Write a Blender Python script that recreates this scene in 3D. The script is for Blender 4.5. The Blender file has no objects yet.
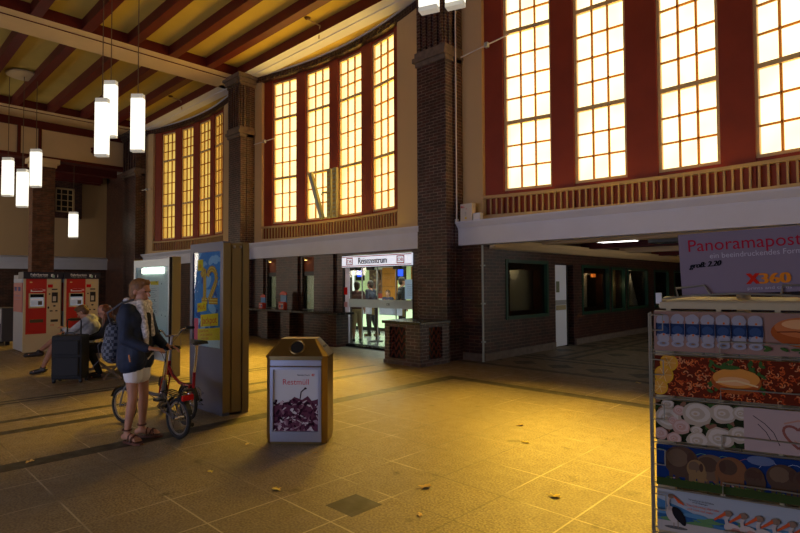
import bpy, bmesh, math, random
from mathutils import Vector, Matrix, Euler
random.seed(7)
PI = math.pi
R = math.radians
scene = bpy.context.scene
col = scene.collection

# ------------------------------------------------------------ camera
cam_d = bpy.data.cameras.new('camera'); cam = bpy.data.objects.new('camera', cam_d); col.objects.link(cam)
cam_d.sensor_width = 36; cam_d.lens = 542.44/800*36; cam_d.clip_end = 300; cam_d.clip_start = 0.05
YAW, PIT, ROL = R(44.03), R(1.768), R(-0.259)
_f = Vector((-math.sin(YAW)*math.cos(PIT), math.cos(YAW)*math.cos(PIT), math.sin(PIT)))
_r0 = Vector((math.cos(YAW), math.sin(YAW), 0)); _u0 = _r0.cross(_f)
_r = _r0*math.cos(ROL)+_u0*math.sin(ROL); _u = _u0*math.cos(ROL)-_r0*math.sin(ROL)
cam.matrix_world = Matrix(((_r.x, _u.x, -_f.x, 0), (_r.y, _u.y, -_f.y, 0), (_r.z, _u.z, -_f.z, 1.65), (0, 0, 0, 1)))
scene.camera = cam

# ------------------------------------------------------------ light and exposure
vs = scene.view_settings
vs.view_transform = 'Standard'; vs.look = 'None'; vs.gamma = 1; vs.use_curve_mapping = False
vs.exposure = 0.0
w = bpy.data.worlds.new('daylight'); scene.world = w; w.use_nodes = True
bg = w.node_tree.nodes['Background']; bg.inputs[0].default_value = (1.0, .82, .5, 1); bg.inputs[1].default_value = 1.6

def lamp(name, kind, loc, energy, color, rot=None, to=None, **kw):
    d = bpy.data.lights.new(name, kind); d.energy = energy; d.color = color
    for k, v in kw.items(): setattr(d, k, v)
    o = bpy.data.objects.new(name, d); col.objects.link(o); o.location = loc
    if to is not None:
        o.rotation_euler = (Vector(to)-Vector(loc)).to_track_quat('-Z', 'Y').to_euler()
    elif rot: o.rotation_euler = rot
    return o
# hazy sun behind the frosted windows
SUN = (0.58, -0.80, -1.17)
lamp('sun', 'SUN', (-20, 30, 30), 112.0, (1.0, .72, .12), to=(-20+SUN[0]*20, 30+SUN[1]*20, 30+SUN[2]*20), angle=R(36))
# cool fill lamps added behind the camera, standing for daylight from unseen entrances
lamp('entrance_fill', 'AREA', (-5.0, -7.0, 1.2), 290, (.40, .52, 1.0), to=(-6.0, 0, 1.9), shape='RECTANGLE', size=8, size_y=1.9)
lamp('entrance_fill', 'AREA', (5.9, 3.5, 1.8), 16, (.68, .74, 1.0), to=(0, 3.5, 1.8), shape='RECTANGLE', size=3, size_y=2.6)
lamp('end_hall_fill', 'AREA', (-30, -6.8, 2.5), 560, (1.0, .85, .68), to=(-31.5, 8, 4), shape='RECTANGLE', size=4, size_y=4)  # added warm fill to brighten the end hall walls, no real source there
lamp('office_light', 'AREA', (-12.3, 11.8, 2.6), 230, (.95, 1.0, .88), to=(-12.3, 11.8, 0), shape='RECTANGLE', size=6, size_y=3)
lamp('passage_fill', 'AREA', (0.3, 15.5, 1.5), 28, (.75, .82, 1.0), to=(-6.0, 13.5, 1.2), shape='RECTANGLE', size=3, size_y=2)  # added cool side fill for the passage wall, standing for an unseen outlet

# ------------------------------------------------------------ materials
def nt(m): return m.node_tree
def new_mat(name):
    m = bpy.data.materials.new(name); m.use_nodes = True
    return m, m.node_tree, m.node_tree.nodes['Principled BSDF']
_mats = {}
def mat(name, c, rough=.6, metal=0, var=.0, scale=6, bump=0, emit=None, es=0, spec=.4, coord='Object', trans=0):
    if name in _mats: return _mats[name]
    m, t, b = new_mat(name); c4 = (c[0], c[1], c[2], 1)
    b.inputs['Base Color'].default_value = c4; b.inputs['Roughness'].default_value = rough
    b.inputs['Metallic'].default_value = metal; b.inputs['Specular IOR Level'].default_value = spec
    if trans: b.inputs['Transmission Weight'].default_value = trans
    if emit: b.inputs['Emission Color'].default_value = (*emit, 1); b.inputs['Emission Strength'].default_value = es
    if var or bump:
        tc = t.nodes.new('ShaderNodeTexCoord'); n = t.nodes.new('ShaderNodeTexNoise'); n.inputs['Scale'].default_value = scale
        n.inputs['Detail'].default_value = 5; t.links.new(tc.outputs[coord], n.inputs['Vector'])
        if var:
            r = t.nodes.new('ShaderNodeValToRGB'); r.color_ramp.elements[0].position = .3; r.color_ramp.elements[1].position = .7
            r.color_ramp.elements[0].color = (*[max(0, x*(1-var)) for x in c], 1); r.color_ramp.elements[1].color = (*[min(1, x*(1+var)) for x in c], 1)
            t.links.new(n.outputs['Fac'], r.inputs['Fac']); t.links.new(r.outputs['Color'], b.inputs['Base Color'])
        if bump:
            bp = t.nodes.new('ShaderNodeBump'); bp.inputs['Strength'].default_value = bump; bp.inputs['Distance'].default_value = .01
            t.links.new(n.outputs['Fac'], bp.inputs['Height']); t.links.new(bp.outputs['Normal'], b.inputs['Normal'])
    _mats[name] = m; return m
def brick(name, c1, c2, mortar, rough=.5, bw=.25, rh=.075):
    m, t, b = new_mat(name); N = t.nodes.new; L = t.links.new
    g = N('ShaderNodeNewGeometry'); s = N('ShaderNodeSeparateXYZ'); L(g.outputs['Position'], s.inputs[0])
    a = N('ShaderNodeMath'); a.operation = 'ADD'; L(s.outputs[0], a.inputs[0]); L(s.outputs[1], a.inputs[1])
    c = N('ShaderNodeCombineXYZ'); L(a.outputs[0], c.inputs[0]); L(s.outputs[2], c.inputs[1])
    k = N('ShaderNodeTexBrick'); L(c.outputs[0], k.inputs['Vector']); k.inputs['Scale'].default_value = 1
    k.inputs['Brick Width'].default_value = bw; k.inputs['Row Height'].default_value = rh
    k.inputs['Mortar Size'].default_value = .008; k.inputs['Bias'].default_value = -.1
    k.inputs['Color1'].default_value = (*c1, 1); k.inputs['Color2'].default_value = (*c2, 1); k.inputs['Mortar'].default_value = (*mortar, 1)
    n = N('ShaderNodeTexNoise'); n.inputs['Scale'].default_value = 3.5; n.inputs['Detail'].default_value = 6; L(c.outputs[0], n.inputs['Vector'])
    mx = N('ShaderNodeMix'); mx.data_type = 'RGBA'; mx.blend_type = 'MULTIPLY'; mx.inputs[0].default_value = .8
    r = N('ShaderNodeValToRGB'); r.color_ramp.elements[0].color = (.45, .4, .45, 1); r.color_ramp.elements[1].color = (1.5, 1.4, 1.35, 1)
    r.color_ramp.elements[0].position = .35; r.color_ramp.elements[1].position = .68
    L(n.outputs['Fac'], r.inputs[0]); L(k.outputs['Color'], mx.inputs[6]); L(r.outputs[0], mx.inputs[7]); L(mx.outputs[2], b.inputs['Base Color'])
    b.inputs['Roughness'].default_value = rough
    bp = N('ShaderNodeBump'); bp.inputs['Strength'].default_value = .6; bp.inputs['Distance'].default_value = .01; bp.invert = True
    L(k.outputs['Fac'], bp.inputs['Height']); L(bp.outputs['Normal'], b.inputs['Normal'])
    _mats[name] = m; return m

BRICK = brick('clinker_brick', (.060, .018, .016), (.016, .008, .012), (.13, .11, .10), .42, .22, .068)
BRICKD = brick('dark_clinker_brick', (.055, .015, .010), (.015, .007, .008), (.10, .065, .045), .4)
CREAM = mat('cream_plaster', (.50, .36, .20), .85, var=.06, scale=.8, bump=.05, coord='Generated')
CREAML = mat('pale_cream_paint', (.66, .52, .32), .8, var=.05, scale=1.5)
CEIL = mat('ochre_ceiling_paint', (.52, .40, .10), .85, var=.07, scale=1.0)
OXR = mat('oxblood_paint', (.095, .006, .003), .55, var=.12, scale=2)
RED = mat('brick_red_paint', (.21, .027, .010), .6, var=.1, scale=2)
WHITE = mat('white_lacquer_plaster', (.58, .63, .78), .55, var=.04, scale=2)
GREYST = mat('grey_stone', (.13, .10, .085), .6, var=.25, scale=8, bump=.2)
FRAME = mat('window_frame_paint', (.58, .42, .20), .5)
DKFR = mat('dark_metal', (.02, .02, .022), .4, metal=.5)
BLACK = mat('black_plastic', (.012, .012, .013), .45)
STEEL = mat('brushed_steel', (.55, .55, .58), .3, metal=1)
CHROME = mat('chrome', (.8, .8, .82), .12, metal=1)
GREEN = mat('green_window_frame', (.008, .05, .028), .4)
BROWNW = mat('brown_wood', (.13, .045, .018), .45, var=.3, scale=5)
BLKST = mat('black_stone', (.015, .014, .014), .25, var=.3, scale=10)

def pane_mat(name, col3, s, tr_=1.0):
    m = bpy.data.materials.new(name); m.use_nodes = True; t = m.node_tree; t.nodes.clear(); N = t.nodes.new; L = t.links.new
    out = N('ShaderNodeOutputMaterial'); add = N('ShaderNodeAddShader'); e = N('ShaderNodeEmission'); tr = N('ShaderNodeBsdfTransparent')
    tr.inputs[0].default_value = (.42*tr_, .34*tr_, .16*tr_, 1)
    tc = N('ShaderNodeTexCoord'); n = N('ShaderNodeTexNoise'); n.inputs['Scale'].default_value = 1.1; L(tc.outputs['Object'], n.inputs['Vector'])
    r = N('ShaderNodeMapRange'); r.inputs[1].default_value = .3; r.inputs[2].default_value = .7; r.inputs[3].default_value = s*.75; r.inputs[4].default_value = s*1.2
    L(n.outputs['Fac'], r.inputs[0]); L(r.outputs[0], e.inputs['Strength']); e.inputs[0].default_value = (*col3, 1)
    L(e.outputs[0], add.inputs[0]); L(tr.outputs[0], add.inputs[1]); L(add.outputs[0], out.inputs[0])
    return m
PANES = [pane_mat('sunlit_frosted_glass_far', (1, .66, .13), .62, .3), pane_mat('sunlit_frosted_glass_middle', (1, .85, .42), 1.25), pane_mat('sunlit_frosted_glass_near', (1, .90, .55), 1.6)]  # sunlight through the glass is put in as emission, strength set per bay

def bar_mat():
    m = bpy.data.materials.new('amber_glazing_bar'); m.use_nodes = True; t = m.node_tree; t.nodes.clear(); N = t.nodes.new; L = t.links.new
    out = N('ShaderNodeOutputMaterial'); mx = N('ShaderNodeMixShader'); d = N('ShaderNodeBsdfDiffuse'); tr = N('ShaderNodeBsdfTranslucent'); mx.inputs[0].default_value = .5
    d.inputs[0].default_value = (.45, .30, .12, 1); tr.inputs[0].default_value = (.42, .26, .10, 1)
    L(d.outputs[0], mx.inputs[1]); L(tr.outputs[0], mx.inputs[2]); L(mx.outputs[0], out.inputs[0]); return m
BAR = bar_mat()
def cloth_translucent(name, c):
    m = bpy.data.materials.new(name); m.use_nodes = True; t = m.node_tree; t.nodes.clear(); N = t.nodes.new; L = t.links.new
    out = N('ShaderNodeOutputMaterial'); mx = N('ShaderNodeMixShader'); d = N('ShaderNodeBsdfDiffuse'); tr = N('ShaderNodeBsdfTranslucent'); mx.inputs[0].default_value = .5
    d.inputs[0].default_value = (*c, 1); tr.inputs[0].default_value = (*c, 1)
    L(d.outputs[0], mx.inputs[1]); L(tr.outputs[0], mx.inputs[2]); L(mx.outputs[0], out.inputs[0]); return m
CURT = cloth_translucent('pale_curtain', (.6, .62, .52))
def clear_glass(name, tint=(.9, .95, .93), refl=.06, rough=0.02):
    m = bpy.data.materials.new(name); m.use_nodes = True; t = m.node_tree; t.nodes.clear(); N = t.nodes.new; L = t.links.new
    out = N('ShaderNodeOutputMaterial'); mx = N('ShaderNodeMixShader'); g = N('ShaderNodeBsdfGlossy'); tr = N('ShaderNodeBsdfTransparent')
    tr.inputs[0].default_value = (*tint, 1); g.inputs['Roughness'].default_value = rough; mx.inputs[0].default_value = refl
    L(tr.outputs[0], mx.inputs[1]); L(g.outputs[0], mx.inputs[2]); L(mx.outputs[0], out.inputs[0]); return m
GLASS = clear_glass('clear_glass'); DGLASS = clear_glass('dim_glass', (.6, .6, .55), .08)

# floor: granular slabs, joints, dark inlaid bands
def floor_mat():
    m, t, b = new_mat('terrazzo_slab_floor'); N = t.nodes.new; L = t.links.new
    g = N('ShaderNodeNewGeometry'); s = N('ShaderNodeSeparateXYZ'); L(g.outputs['Position'], s.inputs[0]); X, Y = s.outputs[0], s.outputs[1]
    def M(op, a, b_=None, c_=None):
        n = N('ShaderNodeMath'); n.operation = op
        for i, v in enumerate((a, b_, c_)):
            if v is None: continue
            if isinstance(v, (int, float)): n.inputs[i].default_value = v
            else: L(v, n.inputs[i])
        return n.outputs[0]
    def band(v, c, h): return M('LESS_THAN', M('ABSOLUTE', M('SUBTRACT', v, c)), h)
    def AND(a, b_): return M('MULTIPLY', a, b_)
    def OR(*a):
        o = a[0]
        for x in a[1:]: o = M('MAXIMUM', o, x)
        return o
    def MIX(f, a, b_):
        n = N('ShaderNodeMix'); n.data_type = 'RGBA'
        for i, v in ((0, f), (6, a), (7, b_)):
            if isinstance(v, tuple): n.inputs[i].default_value = (*v, 1)
            elif isinstance(v, (int, float)): n.inputs[i].default_value = v
            else: L(v, n.inputs[i])
        return n.outputs[2]
    def noise(sc, det=4):
        n = N('ShaderNodeTexNoise'); n.inputs['Scale'].default_value = sc; n.inputs['Detail'].default_value = det
        L(g.outputs['Position'], n.inputs['Vector']); return n.outputs['Fac']
    def ramp(f, a, b_, lo, hi):
        n = N('ShaderNodeMapRange'); n.inputs[1].default_value = a; n.inputs[2].default_value = b_; n.inputs[3].default_value = lo; n.inputs[4].default_value = hi
        L(f, n.inputs[0]); return n.outputs[0]
    base = MIX(ramp(noise(60, 2), .35, .65, 0, 1), (.13, .10, .062), (.35, .275, .17))
    base = MIX(ramp(noise(.9, 3), .35, .65, 0, .5), base, (.17, .14, .11))
    # one value per slab
    T = .6
    fx = M('FLOOR', M('DIVIDE', X, T)); fy = M('FLOOR', M('DIVIDE', Y, T))
    cx = N('ShaderNodeCombineXYZ'); L(fx, cx.inputs[0]); L(fy, cx.inputs[1])
    wn = N('ShaderNodeTexWhiteNoise'); wn.noise_dimensions = '2D'; L(cx.outputs[0], wn.inputs[0])
    base = MIX(ramp(wn.outputs[0], 0, 1, 0, .22), base, (.12, .10, .08))
    jx = M('LESS_THAN', M('ABSOLUTE', M('SUBTRACT', M('FRACT', M('DIVIDE', X, T)), .5)), .49)
    jy = M('LESS_THAN', M('ABSOLUTE', M('SUBTRACT', M('FRACT', M('DIVIDE', Y, T)), .5)), .49)
    joint = M('SUBTRACT', 1, AND(jx, jy))
    light_j = ramp(noise(.8, 2), .46, .56, 0, .75)
    base = MIX(M('MULTIPLY', joint, .6), base, (.09, .075, .055))
    base = MIX(AND(joint, light_j), base, (.55, .47, .36))
    # bands of the hall
    hall = M('LESS_THAN', Y, 7.6)
    ins = AND(M('GREATER_THAN', X, -6.12), band(Y, 7.5, .11))
    bands = OR(AND(hall, band(X, -6.0, .12)), ins, AND(hall, band(X, -7.42, .09)), AND(hall, band(X, -8.03, .07)), AND(hall, band(X, -9.22, .05)), AND(hall, band(X, -9.4, .05)))
    dark = AND(band(X, -3.1, .15), band(Y, 2.7, .15))
    # passage pattern
    pas = M('GREATER_THAN', Y, 8.9)
    du = M('ABSOLUTE', M('SUBTRACT', M('FRACT', M('DIVIDE', M('ADD', X, 20), .8)), .5)); dv = M('ABSOLUTE', M('DIVIDE', M('SUBTRACT', Y, 9.9), .8))
    dia = M('LESS_THAN', M('ADD', du, dv), .36)
    pb = OR(band(Y, 9.25, .1), band(Y, 10.6, .08), band(Y, 10.95, .08), AND(M('GREATER_THAN', Y, 10.9), OR(band(X, -5.9, .07), band(X, -5.55, .07), band(X, -3.6, .1), band(X, -3.1, .1))), band(Y, 13.4, .1), band(Y, 14.2, .1), band(Y, 17, .12))
    du2 = M('ABSOLUTE', M('SUBTRACT', M('FRACT', M('DIVIDE', M('ADD', X, 20), 1.3)), .5)); dv2 = M('ABSOLUTE', M('SUBTRACT', M('FRACT', M('DIVIDE', Y, 1.3)), .5))
    dia2 = AND(M('GREATER_THAN', Y, 11.1), M('LESS_THAN', M('ADD', du2, dv2), .22))
    pp = AND(pas, OR(dia, pb, dia2))
    base = MIX(AND(pas, M('SUBTRACT', 1, pp)), base, MIX(.7, base, (.17, .135, .09)))
    allb = OR(bands, dark, pp)
    base = MIX(M('MULTIPLY', allb, .95), base, (.022, .019, .018))
    # blotches
    base = MIX(ramp(noise(4, 6), .66, .74, 0, .6), base, (.05, .04, .03))
    L(base, b.inputs['Base Color'])
    L(ramp(noise(8), .3, .7, .42, .62), b.inputs['Roughness'])
    L(ramp(M('GREATER_THAN', Y, 8.9), 0, 1, .35, .6), b.inputs['Specular IOR Level'])
    bp = N('ShaderNodeBump'); bp.inputs['Strength'].default_value = .25; bp.inputs['Distance'].default_value = .004
    L(noise(70, 2), bp.inputs['Height']); L(bp.outputs['Normal'], b.inputs['Normal'])
    return m
FLOOR = floor_mat()

# ------------------------------------------------------------ mesh helpers
class MB:
    def __init__(s): s.v = []; s.f = []; s.m = []
    def add(s, vs, fs, m=0, M=None):
        o = len(s.v)
        s.v += [tuple(M @ Vector(v)) if M is not None else tuple(v) for v in vs]
        s.f += [tuple(o+i for i in f) for f in fs]; s.m += [m]*len(fs); return s
    def box(s, x0, x1, y0, y1, z0, z1, m=0, M=None, b=0):
        if x0 > x1: x0, x1 = x1, x0
        if y0 > y1: y0, y1 = y1, y0
        if z0 > z1: z0, z1 = z1, z0
        if b:
            bm = bmesh.new(); bmesh.ops.create_cube(bm, size=1)
            for v in bm.verts: v.co = Vector(((x0+x1)/2+v.co.x*(x1-x0), (y0+y1)/2+v.co.y*(y1-y0), (z0+z1)/2+v.co.z*(z1-z0)))
            bmesh.ops.bevel(bm, geom=bm.edges[:], offset=b, segments=2, profile=.6, affect='EDGES')
            bm.verts.index_update(); s.add([v.co[:] for v in bm.verts], [[v.index for v in f.verts] for f in bm.faces], m, M); bm.free(); return s
        vs = [(x, y, z) for x in (x0, x1) for y in (y0, y1) for z in (z0, z1)]
        return s.add(vs, [(0, 1, 3, 2), (4, 6, 7, 5), (0, 4, 5, 1), (2, 3, 7, 6), (0, 2, 6, 4), (1, 5, 7, 3)], m, M)
    def quad(s, a, b, c, d, m=0): return s.add([a, b, c, d], [(0, 1, 2, 3)], m)
    def prism(s, poly, a0, a1, axis='z', m=0, M=None):
        n = len(poly)
        def P(p, a): return {'z': (p[0], p[1], a), 'x': (a, p[0], p[1]), 'y': (p[0], a, p[1])}[axis]
        vs = [P(p, a0) for p in poly]+[P(p, a1) for p in poly]
        fs = [tuple(range(n)), tuple(range(2*n-1, n-1, -1))]+[(i, i+n, (i+1) % n+n, (i+1) % n) for i in range(n)]
        return s.add(vs, fs, m, M)
    def tube(s, pts, r, n=8, m=0, closed=False, M=None, cap=True):
        pts = [Vector(p) for p in pts]; k = len(pts)
        rs = r if isinstance(r, (list, tuple)) else [r]*k
        vs = []; up = None
        for i, p in enumerate(pts):
            if closed: d = pts[(i+1) % k]-pts[i-1]
            else: d = pts[min(i+1, k-1)]-pts[max(i-1, 0)]
            d.normalize()
            if up is None:
                up = Vector((0, 0, 1)) if abs(d.z) < .9 else Vector((1, 0, 0))
            a = up-d*up.dot(d)
            if a.length < 1e-4: a = Vector((1, 0, 0))-d*d.x
            a.normalize(); b = d.cross(a); up = a
            for j in range(n):
                t = 2*PI*j/n; vs.append(p+(a*math.cos(t)+b*math.sin(t))*rs[i])
        fs = []
        for i in range(k if closed else k-1):
            for j in range(n):
                fs.append((i*n+j, i*n+(j+1) % n, ((i+1) % k)*n+(j+1) % n, ((i+1) % k)*n+j))
        if cap and not closed: fs += [tuple(range(n-1, -1, -1)), tuple(range((k-1)*n, k*n))]
        return s.add(vs, fs, m, M)
    def lathe(s, prof, n=20, m=0, M=None, c=(0, 0)):
        vs = [(c[0]+r*math.cos(2*PI*j/n), c[1]+r*math.sin(2*PI*j/n), z) for r, z in prof for j in range(n)]
        fs = [(i*n+j, i*n+(j+1) % n, (i+1)*n+(j+1) % n, (i+1)*n+j) for i in range(len(prof)-1) for j in range(n)]
        fs += [tuple(range(n-1, -1, -1)), tuple(range((len(prof)-1)*n, len(prof)*n))]
        return s.add(vs, fs, m, M)
    def ell(s, c, r, m=0, M=None, n=12, k=8, rot=None):
        vs = []; fs = []
        for i in range(k+1):
            th = PI*i/k
            for j in range(n):
                p = Vector((r[0]*math.sin(th)*math.cos(2*PI*j/n), r[1]*math.sin(th)*math.sin(2*PI*j/n), r[2]*math.cos(th)))
                if rot is not None: p = rot @ p
                vs.append(p+Vector(c))
        for i in range(k):
            for j in range(n): fs.append((i*n+j, (i+1)*n+j, (i+1)*n+(j+1) % n, i*n+(j+1) % n))
        return s.add(vs, fs, m, M)
    def cap(s, a, b, ra, rb, n=12, flat=None):   # tapered capsule
        a = Vector(a); b = Vector(b); d = (b-a)
        L = d.length; q = d.normalized().to_track_quat('Z', 'Y').to_matrix()
        vs = []; rings = []
        for i in range(1, 5): t = PI/2*(1-i/4); rings.append((ra*math.cos(t), -ra*math.sin(t)))
        for i in range(0, 4): t = PI/2*i/4; rings.append((rb*math.cos(t), L+rb*math.sin(t)))
        rings = [(.001, -ra)]+rings+[(.001, L+rb)]
        for r_, z in rings:
            for j in range(n): vs.append(a+q @ Vector((r_*math.cos(2*PI*j/n), r_*math.sin(2*PI*j/n), z)))
        fs = [(i*n+j, i*n+(j+1) % n, (i+1)*n+(j+1) % n, (i+1)*n+j) for i in range(len(rings)-1) for j in range(n)]
        fs += [tuple(range(n-1, -1, -1)), tuple(range((len(rings)-1)*n, len(rings)*n))]
        return s.add(vs, fs)
    def build(s, name, mats, parent=None, smooth=False, loc=None):
        me = bpy.data.meshes.new(name); me.from_pydata(s.v, [], s.f)
        for m in (mats if isinstance(mats, (list, tuple)) else [mats]): me.materials.append(m)
        for p, i in zip(me.polygons, s.m): p.material_index = i; p.use_smooth = smooth
        me.update()
        bm = bmesh.new(); bm.from_mesh(me); bmesh.ops.recalc_face_normals(bm, faces=bm.faces[:]) if not getattr(s, 'flatpic', False) else None; bm.to_mesh(me); bm.free()
        if smooth:
            try: me.set_sharp_from_angle(angle=R(45))
            except Exception: pass
        o = bpy.data.objects.new(name, me); col.objects.link(o)
        if parent is not None: o.parent = parent
        if loc: o.location = loc
        return o
def thing(name, label, cat, loc=(0, 0, 0), rz=0, group=None):
    o = bpy.data.objects.new(name, None); col.objects.link(o); o.empty_display_size = .2
    o.location = loc; o.rotation_euler = (0, 0, rz); o['label'] = label; o['category'] = cat
    if group: o['group'] = group
    return o
def tag(o, label, cat, group=None):
    o['label'] = label; o['category'] = cat
    if group: o['group'] = group
    return o
def struct(o, label=None):
    o['kind'] = 'structure'
    if label: o['label'] = label
    return o
def copy_tree(o, parent=None):
    c = o.copy(); col.objects.link(c)
    if parent is not None: c.parent = parent
    for ch in list(o.children): copy_tree(ch, c)
    return c
_tc = {}
def text_geo(s):
    if s in _tc: return _tc[s]
    cu = bpy.data.curves.new('t', 'FONT'); cu.body = s; cu.resolution_u = 3
    o = bpy.data.objects.new('t', cu); col.objects.link(o)
    dg = bpy.context.evaluated_depsgraph_get(); dg.update()
    me = bpy.data.meshes.new_from_object(o.evaluated_get(dg))
    vs = [(v.co.x, v.co.y) for v in me.vertices]; fs = [tuple(p.vertices) for p in me.polygons]
    bpy.data.objects.remove(o); bpy.data.curves.remove(cu); bpy.data.meshes.remove(me)
    _tc[s] = (vs, fs); return _tc[s]
class Pic(MB):   # flat printed picture: u to the right, v up, thin layers
    def __init__(s, O, U, V, step=.0004):
        super().__init__(); s.O = Vector(O); s.U = Vector(U).normalized(); s.V = Vector(V).normalized(); s.N = s.U.cross(s.V); s.k = 0; s.st = step; s.mats = []; s.flatpic = True
        s.clip = None
    def mi(s, m):
        if m not in s.mats: s.mats.append(m)
        return s.mats.index(m)
    def P(s, u, v): return s.O+s.U*u+s.V*v+s.N*(s.k*s.st)
    def poly(s, pts, m, lift=True):
        if lift: s.k += 1
        if s.clip:
            a, b, c, d = s.clip; pts = [(min(max(p[0], a), b), min(max(p[1], c), d)) for p in pts]
        s.add([s.P(*p) for p in pts], [tuple(range(len(pts)))], s.mi(m))
    def rect(s, u0, v0, u1, v1, m, lift=True): s.poly([(u0, v0), (u1, v0), (u1, v1), (u0, v1)], m, lift)
    def ellipse(s, cu, cv, ru, rv, m, ang=0, n=14, lift=True, wob=0):
        ca, sa = math.cos(ang), math.sin(ang); pts = []
        for j in range(n):
            t = 2*PI*j/n; k = 1+wob*random.uniform(-1, 1); a, b = ru*k*math.cos(t), rv*k*math.sin(t); pts.append((cu+a*ca-b*sa, cv+a*sa+b*ca))
        s.poly(pts, m, lift)
    def line(s, pts, w, m, lift=True):
        if lift: s.k += 1
        for (a, b), (c, d) in zip(pts, pts[1:]):
            l = math.hypot(c-a, d-b) or 1; nx, ny = -(d-b)/l*w/2, (c-a)/l*w/2
            s.poly([(a+nx, b+ny), (a-nx, b-ny), (c-nx, d-ny), (c+nx, d+ny)], m, False)
    def text(s, t, u, v, size, m, width=None, ang=0, bold=0, align='l', shear=0):
        s.k += 1; vs, fs = text_geo(t)
        if not vs: return
        x0 = min(p[0] for p in vs); x1 = max(p[0] for p in vs); sx = size
        if width: sx = width/(x1-x0)
        off = {'l': 0, 'c': -(x1-x0)/2, 'r': -(x1-x0)}[align]; ca, sa = math.cos(ang), math.sin(ang)
        for db in ([0] if not bold else [-bold, 0, bold]):
            q = []
            for x, y in vs:
                a, b = (x-x0+off)*sx+db+y*size*shear, y*size; q.append(s.P(u+a*ca-b*sa, v+a*sa+b*ca))
            s.add(q, fs, s.mi(m))
            s.k += .2
    def done(s, name, parent=None): return s.build(name, s.mats, parent)
def ink(name, c, rough=.75): return mat('ink_'+name, c, rough, spec=.08)
I_RED = ink('red', (.55, .01, .012)); I_BLK = ink('black', (.01, .01, .012)); I_WHT = ink('white', (.72, .72, .74)); I_YEL = ink('yellow', (.75, .52, .02)); I_BLU = ink('blue', (.02, .10, .45))

# ------------------------------------------------------------ bays of the niche wall
def Yc(x, xc): return 9.6+.55*(1-((x-xc)/3.8)**2)
BAYS = [dict(xc=-20.68, a=-24.85, b=-16.9, jl=-24.31, jr=-18.66, w=[(-23.9, -22.97), (-22.54, -21.62), (-21.18, -20.19), (-19.83, -19.02)], p=0, n='left'),
        dict(xc=-12.1, a=-15.9, b=-8.3, jl=-15.55, jr=-9.52, w=[(-15.21, -14.16), (-13.76, -12.69), (-12.30, -11.24), (-10.78, -9.78)], p=1, n='middle'),
        dict(xc=-3.52, a=-7.32, b=.28, jl=-6.8, jr=-.42, w=[(-6.40, -5.37), (-4.92, -3.91), (-3.37, -2.37), (-1.87, -.86)], p=2, n='right')]
def arc(mb, xc, x0, x1, z0, z1, off, th, m=0, n=14):
    pts = []
    for i in range(n+1):
        x = x0+(x1-x0)*i/n; pts.append((x, Yc(x, xc)+off))
    poly = pts+[(x, y+th) for x, y in reversed(pts)]
    return mb.prism(poly, z0, z1, 'z', m)

# ---- floor and outer shell
f = MB().box(-36, 6.2, -7.2, 31, -.12, 0).build('floor', FLOOR); struct(f)
c = MB().box(-26.6, 6.2, -7.2, 9.5, 8.8, 8.95)
c = c.build('ceiling', CEIL); struct(c)
# niche ceilings
for b in BAYS:
    m = MB(); m.box(b['a']-.1, b['b']+.1, 9.3, 10.5, 8.52, 8.95); o = m.build('ceiling_niche_'+b['n'], CEIL); struct(o)
# rear and side walls with unseen openings made for the fill lamps
m = MB(); m.box(-36, -10.2, -7.4, -7.1, 0, 8.9); m.box(-1.8, 6.4, -7.4, -7.1, 0, 8.9); m.box(-10.2, -1.8, -7.4, -7.1, 3.7, 8.9); struct(m.build('wall_rear', CREAM))
m = MB(); m.box(6.1, 6.3, -7.1, 1.9, 0, 8.9); m.box(6.1, 6.3, 5.1, 9.6, 0, 8.9); m.box(6.1, 6.3, 1.9, 5.1, 3.2, 8.9); struct(m.build('wall_right', CREAM))

TR = 0
def trim(mb, mats, label=None, smooth=False):
    global TR; TR += 1
    o = mb.build('trim_%d' % TR, mats, smooth=smooth); return struct(o, label)
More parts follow.
